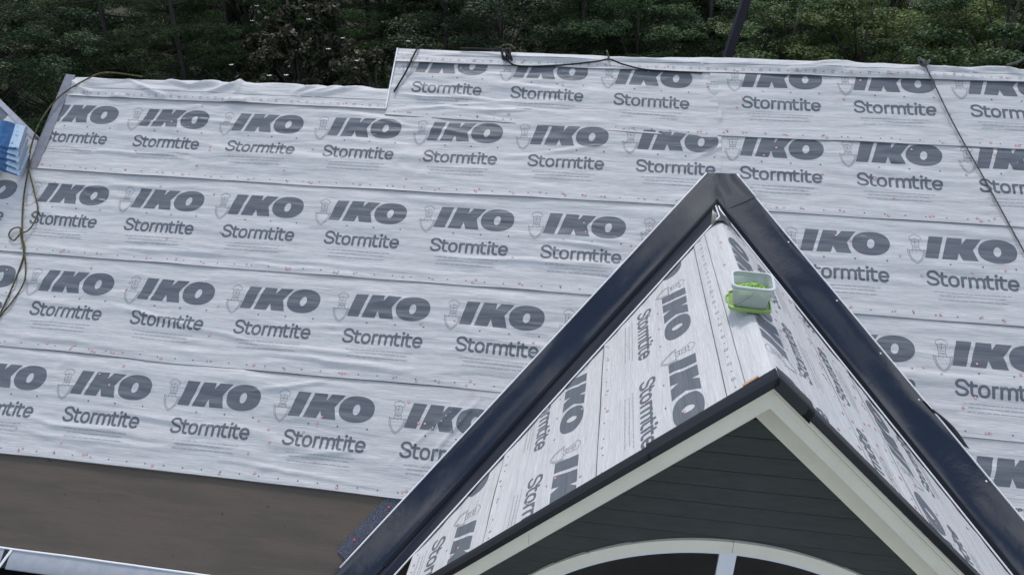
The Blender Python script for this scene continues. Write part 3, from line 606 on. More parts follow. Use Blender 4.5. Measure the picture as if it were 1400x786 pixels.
wrap('wrinkled ridge wrap along the lower left ridge', -6.02, -1.785, -2.495, -2.160, 61, FWL, (0.135, 0.055))
wrap('ridge wrap along the higher right ridge with dark cords on it', -1.80, 8.2, -3.100, -2.862, 62, FWR, (0.125, 0.060))
# sheet on the hip facet at the far left
def hipmask(x, y):
    u = -7.645 + x; v = -1.73 - y; return (v > -3.49 + (u + 9.0) * (1.924 / 2.738) + 0.03) & (u < -6.18)
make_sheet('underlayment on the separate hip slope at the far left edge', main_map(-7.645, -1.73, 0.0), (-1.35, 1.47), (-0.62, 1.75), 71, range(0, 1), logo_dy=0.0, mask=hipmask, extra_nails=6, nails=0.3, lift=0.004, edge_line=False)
# gable sheets. left: x runs to the front; right: x runs to the back
def gmap(side, t0, sb, hz=0.0):
    def f(x, y, h): return GPn(side, t0 - side * x, sb - y, h + hz)
    return f
def gmask(side, t0, sb):
    def f(x, y):
        t = t0 - side * x; s = sb - y; w = s * cG
        inner = (t - 0.36) * 1.0 if side < 0 else (t - 0.28) * 1.0
        return (t < 3.50) & (w < inner + 0.14)
    return f
def gsheet(label, side, t0, sb, ta, tb, st, slow, seed, kr, **kw):
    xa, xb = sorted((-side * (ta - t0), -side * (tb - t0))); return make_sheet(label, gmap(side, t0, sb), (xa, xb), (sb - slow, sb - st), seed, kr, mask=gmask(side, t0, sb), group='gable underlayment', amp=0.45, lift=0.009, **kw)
gsheet('lowest left-slope gable sheet, narrowing between valley flashing and rake', -1, 3.041, 3.075, 2.2, 3.50, 2.55, 3.62, 83, range(-1, 2), extra_nails=18, nails=0.2)
gsheet('middle left-slope gable sheet below the bold sideways lettering', -1, 2.997, 1.945, 0.7, 3.50, 1.40, 2.645, 82, range(-2, 2), extra_nails=16, nails=0.22)
gsheet('upper left-slope gable sheet with sideways lettering beside the lap line', -1, 1.382, 0.787, 0.2, 3.50, 0.25, 1.490, 81, range(-1, 3), extra_nails=6, nails=0.25)
gsheet('narrow lowest right-slope gable sheet by the right valley', 1, 3.90, 1.98, 1.2, 3.50, 1.50, 3.4, 93, range(0, 3), extra_nails=34, nails=0.2)
gsheet('middle right-slope gable sheet, seen nearly edge on', 1, 2.53, 0.93, 0.6, 3.50, 0.86, 1.62, 92, range(-1, 2), extra_nails=40, nails=0.2)
def gridge(x, y, h):
    s = 0.277 - y; w = s * cG; r = 0.045; q = np.sqrt(w * w + r * r); zz = -tG * (q - 0.35 * r); sl = -tG * w / q; nl = np.sqrt(1 + sl * sl); t = 3.0 - x
    return aG + t[..., None] * aR + (w - sl / nl * h)[..., None] * aU + (zz + h / nl)[..., None] * aZ
def gridgemask(x, y):
    s = 0.277 - y; t = 3.0 - x; w = np.abs(s) * cG; return (t < 3.47) & (t > 0.42) & (w < (t - 0.32) + 0.10)
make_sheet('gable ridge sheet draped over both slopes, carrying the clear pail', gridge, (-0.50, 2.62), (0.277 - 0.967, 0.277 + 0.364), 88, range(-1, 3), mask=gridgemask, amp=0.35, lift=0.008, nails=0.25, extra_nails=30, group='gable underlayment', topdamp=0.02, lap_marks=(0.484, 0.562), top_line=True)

# ------------------------------------------------------------------ valley flashing
def strip_grid(name, rows, m, parent, thick_dir=None, seed=0, amp=0.0):
    """rows: list of (list of points across); a smooth sheet"""
    A = np.array([[tuple(p) for p in r] for r in rows]); n, k_ = A.shape[:2]; i = np.arange(n * k_).reshape(n, k_)
    Fq = np.stack([i[:-1, :-1], i[:-1, 1:], i[1:, 1:], i[1:, :-1]], -1).reshape(-1, 4)
    return obj(name, A.reshape(-1, 3), Fq, m, parent, smooth=True)
def dent(a, b, seed): return float(0.0075 * vnoise(np.array([a * 1.3]), np.array([b * 2.0]), seed)[0] + 0.0012 * vnoise(np.array([a * 4.0]), np.array([b * 6.0]), seed + 1)[0])
def outL(v): return 1.853 - 0.739 * (v + 1.3)
def outR(v): return 2.658 + 0.7347 * (v + 1.047)
VT = -1.505
def valley(side, label):
    root = empty('valley_flashing', tuple(W(valL(1.0) if side < 0 else valR(1.0), 1.0, 0.0))); tag(root, label, 'valley flashing', 'dark valley flashing')
    out, val = (outL, valL) if side < 0 else (outR, valR)
    def cen(v): return val(v) if v > -1.174 else (2.147 if side < 0 else 2.081)
    v0 = VT if side < 0 else -1.30
    vs = np.linspace(v0, 3.05 if side < 0 else 2.6, 90); rows = []
    for v in vs:
        a, b = out(v), cen(v); b = b if side * (a - b) > 0.02 else a - side * 0.02
        rows.append([W(a + (b - a) * q, v, 0.035 + dent(v, q * 0.3, 3 + side) * (1 - abs(2 * q - 1) ** 4) + 0.014 * q ** 3) for q in np.linspace(0, 0.955, 14)])
    strip_grid('panel', rows, M['navy'], root)
    mb = MB(); mb.tube([W(out(v) + side * 0.002, v, 0.037) for v in vs[::3]], 0.0092, 6); mb.build('hem', M['hem'], root, smooth=True)
    # gable-side wing
    def inn(t): return 0.061 + 1.0168 * (t - 0.522) if side < 0 else 0.491 + 1.0026 * (t - 0.77)      # slope offset w from the gable ridge line
    def cw(t): return 1.0102 * t - 0.033
    ts = np.linspace(0.12, 3.50, 90); rows = []
    for t in ts:
        a, b = max(inn(t), 0.0) / cG, cw(t) / cG
        rows.append([GPv(side, t, a + (b - a) * q, 0.022 + (0.0 if q > 0.9 else 0.5) * dent(t, q, 9 + side)) for q in np.linspace(0, 0.95, 10)])
    strip_grid('panel', rows, M['navy'], root)
    mb = MB(); mb.tube([GPv(side, t, max(inn(t), 0.0) / cG - 0.002, 0.026) for t in ts[::3]], 0.0080, 6); mb.build('hem', M['hem'], root, smooth=True)
    # centre rib: an inverted V fold
    rows = []
    for v in np.linspace(-1.16, 2.9, 60):
        c_ = W(val(v), v, 0.0); up = (N + (U * side * -1 * sG + Z * cG)).normalized() if False else (N + (Z * cG + U * side * sG)).normalized()
        ac = (U - up * U.dot(up)).normalized()
        rows.append([c_ + ac * -side * -0.030 + up * 0.020 if False else c_ + ac * x_ + up * h_ for x_, h_ in ((-0.034, 0.022), (-0.020, 0.024), (-0.007, 0.056), (0.007, 0.056), (0.020, 0.024), (0.034, 0.022))])
    strip_grid('rib', rows, M['black'], root)
    return root
valley(-1, 'left navy valley flashing running from the peak to the bottom edge')
valley(1, 'right navy valley flashing, dull grey towards its lower end')
# folded cap piece at the crest
root = empty('valley_saddle', tuple(W(2.15, -1.3, 0.0))); tag(root, 'short navy cap piece joining both valley flashings at their peak', 'flashing')
rows = []
for v in np.linspace(VT - 0.004, -1.235, 10):
    q0 = max(outL(v) + 0.10, 2.03 + (v - VT) * 0.52); rows.append([W(q0 + (outR(v) + 0.003 - q0) * q, v, 0.0425 + dent(v, q, 21) * 0.5) for q in np.linspace(0, 1, 10)])
strip_grid('plate', rows, M['navy'], root)
rows = []
for q in np.linspace(0, 1, 8):      # lower tongue over the right wing
    a = W(2.17 + 0.05 * q, -1.235 + 0.17 * q, 0.044); b = W(outR(-1.235) + 0.002 - 0.10 * q, -1.235 + 0.06 * q, 0.044); rows.append([a + (b - a) * k_ for k_ in np.linspace(0, 1, 6)])
strip_grid('tongue', rows, M['navy'], root)
mb = MB(); mb.tube([W(outR(v) + 0.004, v, 0.043) for v in np.linspace(VT, -1.22, 6)], 0.009, 6); mb.build('hem', M['hem'], root, smooth=True)
# crumpled metal scrap tucked under the crest
rows = []
for a in np.linspace(0, 1, 12):
    rows.append([GW(0.03 + 0.52 * a, GRW + (q - 0.5) * (0.07 + 0.13 * a), GRZ + 0.018 - 0.05 * abs(q - 0.5) * (1 + a) + 0.012 * float(vnoise(np.array([a * 5.]), np.array([q * 4.]), 77)[0])) for q in np.linspace(0, 1, 12)])
o = strip_grid('flashing_scrap', rows, M['scrap'], None); tag(o, 'small crumpled grey metal scrap tucked below the flashing peak', 'metal scrap')
# loose black membrane flap at the right valley
rows = []
for a in np.linspace(0, 1, 14):
    v = 0.86 + 0.36 * a; wdt = 0.02 + 0.085 * math.sin(math.pi * min(1, a * 0.9 + 0.06)) ** 1.3 + 0.10 * a * a
    rows.append([W(outR(v) - 0.03 + wdt * q, v + 0.05 * q * a, 0.020 + 0.030 * math.sin(math.pi * q) * (1 - 0.4 * a) + 0.006 * float(vnoise(np.array([a * 6.]), np.array([q * 3.]), 66)[0])) for q in np.linspace(0, 1, 8)])
o = strip_grid('membrane_flap', rows, M['black'], None); tag(o, 'loose black membrane flap curling out beside the right valley flashing', 'membrane flap')
root = empty('flashing_screws', tuple(W(3.9, 0.6, 0.03))); tag(root, 'few pale screw heads along the outer edge of the right flashing', 'screws', kind='stuff')
for v in (-0.72, -0.10, 0.42, 0.85, 1.55):
    mb = MB(); c_ = Vector(W(outR(v) - 0.045, v, 0.037)); mb.tube([c_, c_ + N * 0.006], [0.011, 0.007], 8); mb.build('screw', M['hem'], root, smooth=True)
# membrane tape beside the left valley
root = empty('membrane_strip', tuple(W(-1.1, 2.55, 0))); tag(root, 'gritty blue-grey membrane strip beside the left valley on brown sheathing', 'membrane strip')
def tape(u0, v0, u1, v1, wd, h, name='strip_piece'):
    d = Vector((u1 - u0, v1 - v0)).normalized(); q = Vector((-d.y, d.x)) * wd / 2; mb = MB(); A = [(u0 + q.x, v0 + q.y), (u0 - q.x, v0 - q.y), (u1 - q.x, v1 - q.y), (u1 + q.x, v1 + q.y)]
    mb.prism([W(a, b, h) for a, b in A], [W(a, b, h + 0.004) for a, b in A]); return mb.build(name, M['tape'], root)
tape(-0.85, 2.22, -1.20, 2.68, 0.125, -0.004); tape(-1.195, 2.672, -1.318, 2.838, 0.128, 0.001)
mb = MB()
for (a, b) in ((-0.93, 2.36), (-1.21, 2.69)): mb.tube([W(a, b, 0.002), W(a, b, 0.010)], 0.012, 8)
q = mb.build('cap_nail', M['red'], root); q['kind'] = 'stuff'
# grey membrane on the left rake and its metal edge
mb = MB(); A = [(-6.155, -2.51), (-6.035, -2.50), (-6.035, -1.10), (-6.155, -1.10)]
mb.prism([W(a, b, 0.004) for a, b in A], [W(a, b, 0.016) for a, b in A]); mb.prism([W(a, b, -0.12) for a, b in ((-6.168, -2.51), (-6.157, -2.51), (-6.157, -1.12), (-6.168, -1.12))], [W(a, b, 0.017) for a, b in ((-6.168, -2.51), (-6.157, -2.51), (-6.157, -1.12), (-6.168, -1.12))])
o = mb.build('rake_membrane', M['greytape']); tag(o, 'grey membrane strip along the left rake edge of the main roof', 'membrane strip')
# hip trim at far left
mb = MB()
def hipe(u): return -3.49 + (u + 9.0) * (1.924 / 2.738)
mb.hexa([W(-9.0, hipe(-9) - 0.02, -0.12), W(-6.25, hipe(-6.25) - 0.02, -0.12), W(-6.25, hipe(-6.25) + 0.045, -0.12), W(-9, hipe(-9) + 0.045, -0.12), W(-9.0, hipe(-9) - 0.02, 0.022), W(-6.25, hipe(-6.25) - 0.02, 0.022), W(-6.25, hipe(-6.25) + 0.045, 0.022), W(-9, hipe(-9) + 0.045, 0.022)])
o = mb.build('hip_trim', M['greymetal']); tag(o, 'slanting grey metal trim on the hip edge at the far left', 'metal trim')
# upper step edge where the higher ridge begins
mb = MB(); A = [(-1.815, -3.09), (-1.798, -3.09), (-1.788, -2.20), (-1.805, -2.20)]; mb.prism([W(a, b, -0.13) for a, b in A], [W(a, b, 0.020) for a, b in A]); mb.build('rake_trim', M['hem'], house)

# ------------------------------------------------------------------ rake drip edges on the gable
def drip(side, label, parts):
    root = empty('drip_edge', tuple(GPv(side, TF, 1.5, 0))); tag(root, label, 'drip edge', 'black drip edges')
    for (s0, s1, t0, dz, hh) in parts:
        ss = np.linspace(s0, s1, 14); rows = []
        for s in ss:
            j = 0.003 * float(vnoise(np.array([s * 2.]), np.array([side * 3.]), 5)[0])
            rows.append([GPv(side, t0, s, hh), GPv(side, t0 + 0.03, s, hh + 0.002 + j), GPv(side, TF + 0.012, s, hh + j), GPv(side, TF + 0.020, s, hh - 0.004 + j), GPv(side, TF + 0.020, s, 0.0) - Z * (dz - 0.006), GPv(side, TF + 0.030, s, 0.0) - Z * dz, GPv(side, TF + 0.008, s, 0) - Z * (dz + 0.004)])
        strip_grid('metal_length', rows, M['black'], root)
    return root
drip(-1, 'black drip edge along the left rake of the gable', [(-0.026, 1.02, 3.465, 0.030, 0.026), (1.0, 3.64, 3.487, 0.030, 0.022)])
drip(1, 'black drip edge along the right rake of the gable', [(-0.024, 0.34, 3.44, 0.062, 0.034), (0.285, 3.64, 3.47, 0.038, 0.024)])
# raw wood edges peeping out at the apex
for sd_, s0, s1 in ((-1, 0.10, 0.22), (1, 0.10, 0.24)):
    mb = MB(); mb.hexa([GPv(sd_, 3.440, s0, 0.012), GPv(sd_, 3.464, s0, 0.012), GPv(sd_, 3.464, s1, 0.012), GPv(sd_, 3.440, s1, 0.012), GPv(sd_, 3.440, s0, 0.030), GPv(sd_, 3.464, s0, 0.032), GPv(sd_, 3.464, s1, 0.029), GPv(sd_, 3.440, s1, 0.026)]); mb.build('wood_edge', M['wood'], house)

# ------------------------------------------------------------------ eave metal bottom left
root = empty('eave_flashing', tuple(W(-4.2, 3.25, 0))); tag(root, 'grey metal eave flashing with a white edge at the bottom left', 'flashing')
def eave_piece(u0, u1, v0, v1):
    us = np.linspace(u0, u1, 26); rows = []
    for u_ in us:
        j = 0.004 * float(vnoise(np.array([u_ * 1.4]), np.array([0.5]), 31)[0]); rows.append([W(u_, v0, -0.006 + j), W(u_, v0 + 0.03, 0.0 + j), W(u_, v1 - 0.01, j), W(u_, v1, j - 0.006), W(u_, v1 + 0.004, -0.07)])
    strip_grid('metal_length', rows, M['greymetal'], root)
eave_piece(-9.0, -4.735, 3.165, 3.352); eave_piece(-4.66, 0.2, 3.165, 3.352)
mb = MB(); us = np.linspace(-9.0, 0.2, 60); mb.tube([W(u_, 3.163 + 0.006 * float(vnoise(np.array([u_ * 2]), np.array([0.1]), 8)[0]), 0.002) for u_ in us], 0.0095, 6); mb.build('hem', M['hem'], root, smooth=True)
mb = MB(); A = [(-4.668, 3.17), (-4.640, 3.17), (-4.715, 3.352), (-4.745, 3.352)]; mb.prism([W(a, b, 0.003) for a, b in A], [W(a, b, 0.008) for a, b in A]); mb.build('joint_strip', M['hem'], root)
root = empty('gutter', tuple(W(-4.4, 3.45, -0.1))); tag(root, 'black gutter below the grey eave flashing, bottom left corner', 'gutter')
rows = []
for u_ in np.linspace(-9, 0.2, 12):
    b0 = W(u_, 3.345, -0.05); rows.append([b0 + RID * a + Z * z for a, z in ((0, 0), (0, -0.10), (0.09, -0.12), (0.13, -0.06), (0.13, 0.0), (0.145, 0.004), (0.145, -0.012))])
strip_grid('trough', rows, M['black'], root)

# ------------------------------------------------------------------ ropes
def rope(name, label, pts, r, m, cat='rope', group='ropes over the ridge', n=8):
    mb = MB(); mb.tube(spline(pts, n), r, 7); o = mb.build(name, m, smooth=True); return tag(o, label, cat, group)
RY = [(-5.10, -2.525, 0.0), (-5.556, -2.515, 0.07), (-5.834, -2.40, 0.05), (-6.097, -2.13, 0.05), (-6.204, -1.746, 0.06), (-6.189, -1.368, 0.06), (-6.125, -1.088, 0.045), (-6.047, -0.704, 0.03), (-5.95, -0.412, 0.03), (-5.856, -0.176, 0.032), (-5.754, 0.007, 0.03), (-5.729, 0.33, 0.03), (-5.755, 0.824, 0.03), (-5.83, 0.98, 0.03)]
root = empty('looped_rope', tuple(W(-5.85, -0.2, 0.0))); tag(root, 'olive rope from the left ridge looping down the left courses', 'rope', 'ropes over the ridge')
mb = MB(); mb.tube(spline([W(*p) for p in RY], 8), 0.0095, 7); mb.build('rope_strand', M['rope_y'], root, smooth=True)
RY2 = [(-6.14, -1.10, 0.05), (-6.05, -0.958, 0.035), (-5.90, -0.72, 0.03), (-5.808, -0.57, 0.03), (-5.771, -0.424, 0.03), (-5.80, -0.27, 0.035), (-5.875, -0.20, 0.05), (-5.94, -0.118, 0.034), (-6.032, -0.178, 0.032), (-6.018, -0.262, 0.034), (-5.93, -0.285, 0.036), (-5.87, -0.20, 0.052), (-5.80, -0.06, 0.034), (-5.69, 0.14, 0.03), (-5.611, 0.367, 0.03), (-5.65, 0.595, 0.03), (-5.75, 0.83, 0.03)]
mb = MB(); mb.tube(spline([W(*p) for p in RY2], 8), 0.0085, 7); mb.build('rope_strand', M['rope_y'], root, smooth=True)
rope('cord', 'short black cord hanging over the left end of the higher ridge', [W(-1.535, -3.13, -0.02), W(-1.545, -3.085, 0.03), W(-1.58, -2.92, 0.045), W(-1.635, -2.70, 0.035), W(-1.73, -2.42, 0.03)], 0.011, M['rope_k'], 'cord')
root = empty('ridge_cord', tuple(W(0.2, -2.95, 0.0))); tag(root, 'knotted black cord sagging along the higher ridge wrap', 'cord', 'ropes over the ridge')
mb = MB(); mb.tube(spline([W(-1.0, -3.105, 0.03), W(-0.62, -3.095, 0.04), W(-0.442, -3.06, 0.05), W(-0.40, -2.96, 0.045), W(-0.33, -2.885, 0.035), W(-0.15, -2.865, 0.03), W(0.291, -2.90, 0.032), W(0.683, -2.965, 0.036), W(0.839, -2.995, 0.045), W(0.991, -2.94, 0.036), W(1.254, -2.875, 0.032), W(1.6, -2.86, 0.03), W(1.935, -2.855, 0.026)], 10), 0.0095, 7); mb.build('cord_strand', M['rope_k'], root, smooth=True)
mb = MB(); kp = []
for i in range(60):
    a = i / 59 * 2 * math.pi; kp.append(W(-0.41 + 0.055 * math.sin(2 * a) + 0.02 * math.cos(3 * a), -3.01 + 0.075 * math.cos(3 * a), 0.055 + 0.022 * math.sin(3 * a)))
mb.tube(kp, 0.013, 7, close=True); mb.build('knot', M['rope_k'], root, smooth=True)
mb = MB(); mb.tube(spline([W(-0.52, -3.10, 0.05), W(-0.46, -3.13, 0.075), W(-0.38, -3.13, 0.085), W(-0.31, -3.10, 0.05)], 8), 0.011, 7); mb.build('loop', M['rope_y'], root, smooth=True)
mb = MB(); mb.tube(spline([W(0.80, -3.13, 0.03), W(0.805, -3.10, 0.045), W(0.825, -3.04, 0.045), W(0.842, -2.985, 0.05)], 8), 0.011, 7); mb.build('tie', M['rope_y'], root, smooth=True)
root = empty('taut_rope', tuple(W(4.9, -1.5, 0.0))); tag(root, 'taut thin grey rope running down from the right end of the ridge', 'rope', 'ropes over the ridge')
mb = MB(); mb.tube(spline([W(4.36, -3.16, -0.02), W(4.386, -3.10, 0.045), W(4.622, -2.3, 0.04), W(4.877, -1.578, 0.034), W(5.161, -0.748, 0.03), W(5.55, 0.4, 0.03), W(6.15, 2.2, 0.03), W(6.45, 3.1, 0.02)], 10), 0.0075, 7); mb.build('rope_strand', M['rope_g'], root, smooth=True)
mb = MB(); kp = [W(4.395 + 0.035 * math.sin(2 * a) + 0.02 * math.sin(a), -3.075 + 0.035 * math.cos(3 * a), 0.055 + 0.02 * math.sin(3 * a)) for a in np.linspace(0, 2 * math.pi, 50)[:-1]]
mb.tube(kp, 0.012, 7, close=True); mb.build('knot', M['rope_g'], root, smooth=True)
rope('rope_end', 'pale rope end sticking up over the ridge at the right edge', [W(5.28, -3.10, 0.03), W(5.38, -3.12, 0.06), W(5.44, -3.15, 0.10), W(5.52, -3.13, 0.06), W(5.7, -3.10, 0.03)], 0.014, M['rope_g'], 'rope')

# ------------------------------------------------------------------ pail on its lid
def rrect(hx, hy, r, n=6):
    out = []
    for (sx, sy, a0) in ((1, 1, 0), (-1, 1, 90), (-1, -1, 180), (1, -1, 270)):
        for i in range(n + 1):
            a = Rd(a0 + 90 * i / n); out.append((sx * (hx - r) + r * math.cos(a), sy * (hy - r) + r * math.sin(a)))
    return out
PB = GW(2.45, -0.045, GRZ - 0.004); PYAW = PSI + Rd(-6)
px, py = Vector((math.cos(PYAW), math.sin(PYAW), 0)), Vector((-math.sin(PYAW), math.cos(PYAW), 0))
def PP(x, y, z): return PB + px * x + py * y + Z * z
def loft(levels, name, m, par, capb=True, capt=False):
    mb = MB(); k_ = None; V = []
    for (hx, hy, r, z) in levels: V += [PP(x, y, z) for x, y in rrect(hx, hy, r)]
    k_ = len(rrect(1, 1, 0.1)); F = []
    for i in range(len(levels) - 1):
        for j in range(k_): F.append([i * k_ + j, i * k_ + (j + 1) % k_, (i + 1) * k_ + (j + 1) % k_, (i + 1) * k_ + j])
    if capb: F.append(list(range(k_))[::-1])
    if capt: F.append([(len(levels) - 1) * k_ + j for j in range(k_)])
    mb.add(V, F); return mb.build(name, m, par, smooth=False)
lid = empty('pail_lid', tuple(PB)); tag(lid, 'lime green pail lid lying under the clear pail on the gable ridge', 'lid')
loft([(0.150, 0.150, 0.04, 0.000), (0.158, 0.158, 0.045, 0.006), (0.160, 0.160, 0.045, 0.030), (0.150, 0.150, 0.042, 0.034), (0.146, 0.146, 0.04, 0.020), (0.10, 0.10, 0.04, 0.019)], 'lid_tray', M['lime'], lid, True, True)
mb = MB(); mb.tube(spline([PP(-0.15, 0.06, 0.028), PP(-0.172, 0.045, 0.03), PP(-0.176, -0.01, 0.03), PP(-0.170, -0.06, 0.028), PP(-0.15, -0.08, 0.026)], 6), 0.009, 7); mb.build('pull_tab', M['lime'], lid, smooth=True)
pail = empty('clear_pail', tuple(PP(0, 0, 0.021))); tag(pail, 'translucent square pail of green nail caps on the gable ridge', 'pail')
loft([(0.116, 0.116, 0.045, 0.0205), (0.124, 0.124, 0.050, 0.030), (0.144, 0.144, 0.055, 0.195), (0.145, 0.145, 0.055, 0.205), (0.1425, 0.1425, 0.054, 0.205), (0.1415, 0.1415, 0.053, 0.195), (0.1215, 0.1215, 0.048, 0.032), (0.112, 0.112, 0.044, 0.0235)], 'tub', M['pail'], pail, True, True)
loft([(0.1445, 0.1445, 0.055, 0.172), (0.155, 0.155, 0.058, 0.173), (0.156, 0.156, 0.058, 0.182), (0.148, 0.148, 0.056, 0.184), (0.149, 0.149, 0.056, 0.196), (0.160, 0.160, 0.060, 0.198), (0.161, 0.161, 0.060, 0.209), (0.1425, 0.1425, 0.054, 0.2105)], 'rim', M['rim'], pail, False, False)
mb = MB(); mb.tube(spline([PP(0.02, -0.150, 0.178), PP(-0.02, -0.158, 0.135), PP(-0.06, -0.156, 0.095), PP(-0.095, -0.152, 0.062), PP(-0.115, -0.150, 0.058)], 6), 0.0028, 6); mb.build('wire_handle', M['wire'], pail, smooth=True)
mb = MB(); rg = random.Random(5)
for _ in range(900):
    a, b = rg.uniform(-0.105, 0.105), rg.uniform(-0.105, 0.105); top = 0.128 + 0.035 * math.exp(-((a - 0.03) ** 2 + (b - 0.02) ** 2) / 0.006); zz = rg.uniform(0.03, top) if rg.random() < 0.62 else top - rg.uniform(0, 0.012)
    nrm = Vector((rg.uniform(-.6, .6), rg.uniform(-.6, .6), 1)).normalized(); t1 = nrm.orthogonal().normalized(); t2 = nrm.cross(t1); c_ = PP(a, b, zz); r = 0.0125
    mb.add([c_ + (t1 * math.cos(q) + t2 * math.sin(q)) * r for q in np.linspace(0, 2 * math.pi, 8)[:-1]] + [c_ + nrm * 0.004], [[j, (j + 1) % 7, 7] for j in range(7)] + [list(range(7))[::-1]])
q = mb.build('nail_caps', M['limecap'], pail); q['kind'] = 'stuff'

# ------------------------------------------------------------------ shingle bundles at far left
def bundle(i, label, u0, vfr, hbase, hump, th, ln, skew):
    root = empty('shingle_bundle', tuple(W(u0 - 0.3, vfr, hbase))); tag(root, label, 'shingle bundle', 'shingle bundles by the left rake')
    n = 30; prof = []
    for j in range(n + 1):
        x = -j / n * ln; h = hbase + hump * math.exp(-((x + 0.24) / 0.14) ** 2) - 0.10 * float(sstep(0.34, 0.60, np.float64(-x))) * hump / 0.10; prof.append((x, max(h, 0.012 + hbase * 0.3)))
    def nrm(j):
        a = prof[max(j - 1, 0)]; b = prof[min(j + 1, n)]; d = Vector((b[0] - a[0], b[1] - a[1])).normalized(); return Vector((d.y, -d.x)) if Vector((d.y, -d.x)).y > 0 else Vector((-d.y, d.x))
    def row(j, dv, inset):
        q = nrm(j); x, h = prof[j]; return [W(u0 + x + q.x * o_ + skew * dv, vfr + dv, h + q.y * o_) for o_ in (inset, th / 2, th - inset)]
    mbs = [MB(), MB(), MB()]
    R0 = [row(j, 0.0, 0.006) for j in range(n + 1)]; Rm = [row(j, -0.012, 0.0) for j in range(n + 1)]; R1 = [row(j, -0.33, 0.0) for j in range(n + 1)]
    for j in range(n):
        blue = 0.03 < (j / n) < 0.46
        k_ = 1 if blue else 0
        mbs[k_].add([R0[j][0], R0[j + 1][0], R0[j + 1][2], R0[j][2]], [[0, 1, 2, 3]]); mbs[k_].add([R0[j][2], R0[j + 1][2], Rm[j + 1][2], Rm[j][2]], [[0, 1, 2, 3]]); mbs[0].add([R0[j][0], R0[j + 1][0], Rm[j + 1][0], Rm[j][0]], [[3, 2, 1, 0]])
        t_ = 1 if 0.10 < j / n < 0.30 else 0
        mbs[t_].add([Rm[j][2], Rm[j + 1][2], R1[j + 1][2], R1[j][2]], [[0, 1, 2, 3]]); mbs[0].add([Rm[j][0], Rm[j + 1][0], R1[j + 1][0], R1[j][0]], [[3, 2, 1, 0]]); mbs[0].add([R1[j][0], R1[j + 1][0], R1[j + 1][2], R1[j][2]], [[3, 2, 1, 0]])
    for j, f in ((0, 2), (n, 0)): mbs[f].add([R0[j][0], R0[j][2], Rm[j][2], R1[j][2], R1[j][0], Rm[j][0]], [[0, 1, 2, 3, 4, 5]])
    for k_ in range(3):
        if mbs[k_].V:
            A_ = np.array(mbs[k_].V); A_[:, 2] += 0.020 * vnoise(A_[:, 0] * 9, A_[:, 1] * 9 + i * 3, 17) + 0.006 * vnoise(A_[:, 0] * 23, A_[:, 2] * 31 + i, 18); A_[:, 0] += 0.018 * vnoise(A_[:, 1] * 12, A_[:, 2] * 14 + i, 19); mbs[k_].V = [tuple(q) for q in A_]
    for k_, nm in ((0, 'wrapper'), (1, 'blue_label'), (2, 'end_label')):
        if mbs[k_].V: mbs[k_].build(nm, [M['pack'], M['packblue'], M['packgrey']][k_], root)
    return root
BL = ['lowest', 'second lowest', 'middle', 'second highest', 'topmost']
for i in range(5):
    bundle(i, BL[i] + ' blue and white shingle bundle in the stack at the far left', -6.175 - 0.02 * (i % 2) + 0.006 * i, -0.95 - 0.066 * i, 0.016 + 0.050 * i, 0.25 - 0.042 * i, 0.046, 0.95, 0.05)

# ------------------------------------------------------------------ leaning pole behind the ridge
root = empty('leaning_pole', (3.02, 11.5, 0.0)); tag(root, 'dark blue leaning pole rising behind the higher ridge', 'pole')
p1, p2 = C0 + Vector((3.262, 11.5, -1.635)), C0 + Vector((3.525, 11.5, -0.323)); d = (p2 - p1); p0 = p1 - d * (p1.z / d.z); p3 = p2 + d * 2.2
mb = MB(); ax = Vector((0.062, 0, 0)); ay = Vector((0, 0.062, 0)); mb.prism([p0 + ax + ay, p0 - ax + ay, p0 - ax - ay, p0 + ax - ay][::-1], [p3 + ax + ay, p3 - ax + ay, p3 - ax - ay, p3 + ax - ay][::-1]); mb.build('shaft', M['pole'], root)
mb = MB(); c_ = p0; mb.hexa([c_ + Vector((sx * 0.3, sy * 0.3, 0.0)) for sx, sy in ((-1, -1), (1, -1), (1, 1), (-1, 1))] + [c_ + Vector((sx * 0.3, sy * 0.3, 0.12)) for sx, sy in ((-1, -1), (1, -1), (1, 1), (-1, 1))]); mb.build('foot', M['pole'], root)

# ------------------------------------------------------------------ trees
def leaves(cent, sig, cnt, size, rg, flat=0.7, aspect=0.55):
    """cent (n,3) clump centres; returns quads"""
    n = len(cent); c_ = np.repeat(cent, cnt, 0); sg = np.repeat(sig, cnt)[:, None]
    d = rg.normal(size=(n * cnt, 3)); d /= np.linalg.norm(d, axis=1)[:, None]; rad = rg.uniform(0.25, 1.0, (n * cnt, 1)) ** 0.6
    p = c_ + d * rad * sg * np.array([1, 1, flat])
    nr = d * 0.7 + rg.normal(size=d.shape) * 0.6 + np.array([0, 0, 0.5]); nr /= np.linalg.norm(nr, axis=1)[:, None]
    a = np.cross(nr, rg.normal(size=d.shape)); a /= np.linalg.norm(a, axis=1)[:, None]; b = np.cross(nr, a)
    s = size * rg.uniform(0.6, 1.35, (n * cnt, 1)); a = a * s; b = b * s * aspect
    V = np.stack([p - a, p - b * 0.9 + nr * s * 0.12, p + a, p + b * 0.9 + nr * s * 0.12], 1).reshape(-1, 3); F = np.arange(len(V)).reshape(-1, 4); return V, F
def limb_mesh(segs, k_=7):
    mb = MB()
    for P, r in segs: mb.tube(P, r, k_)
    return mb
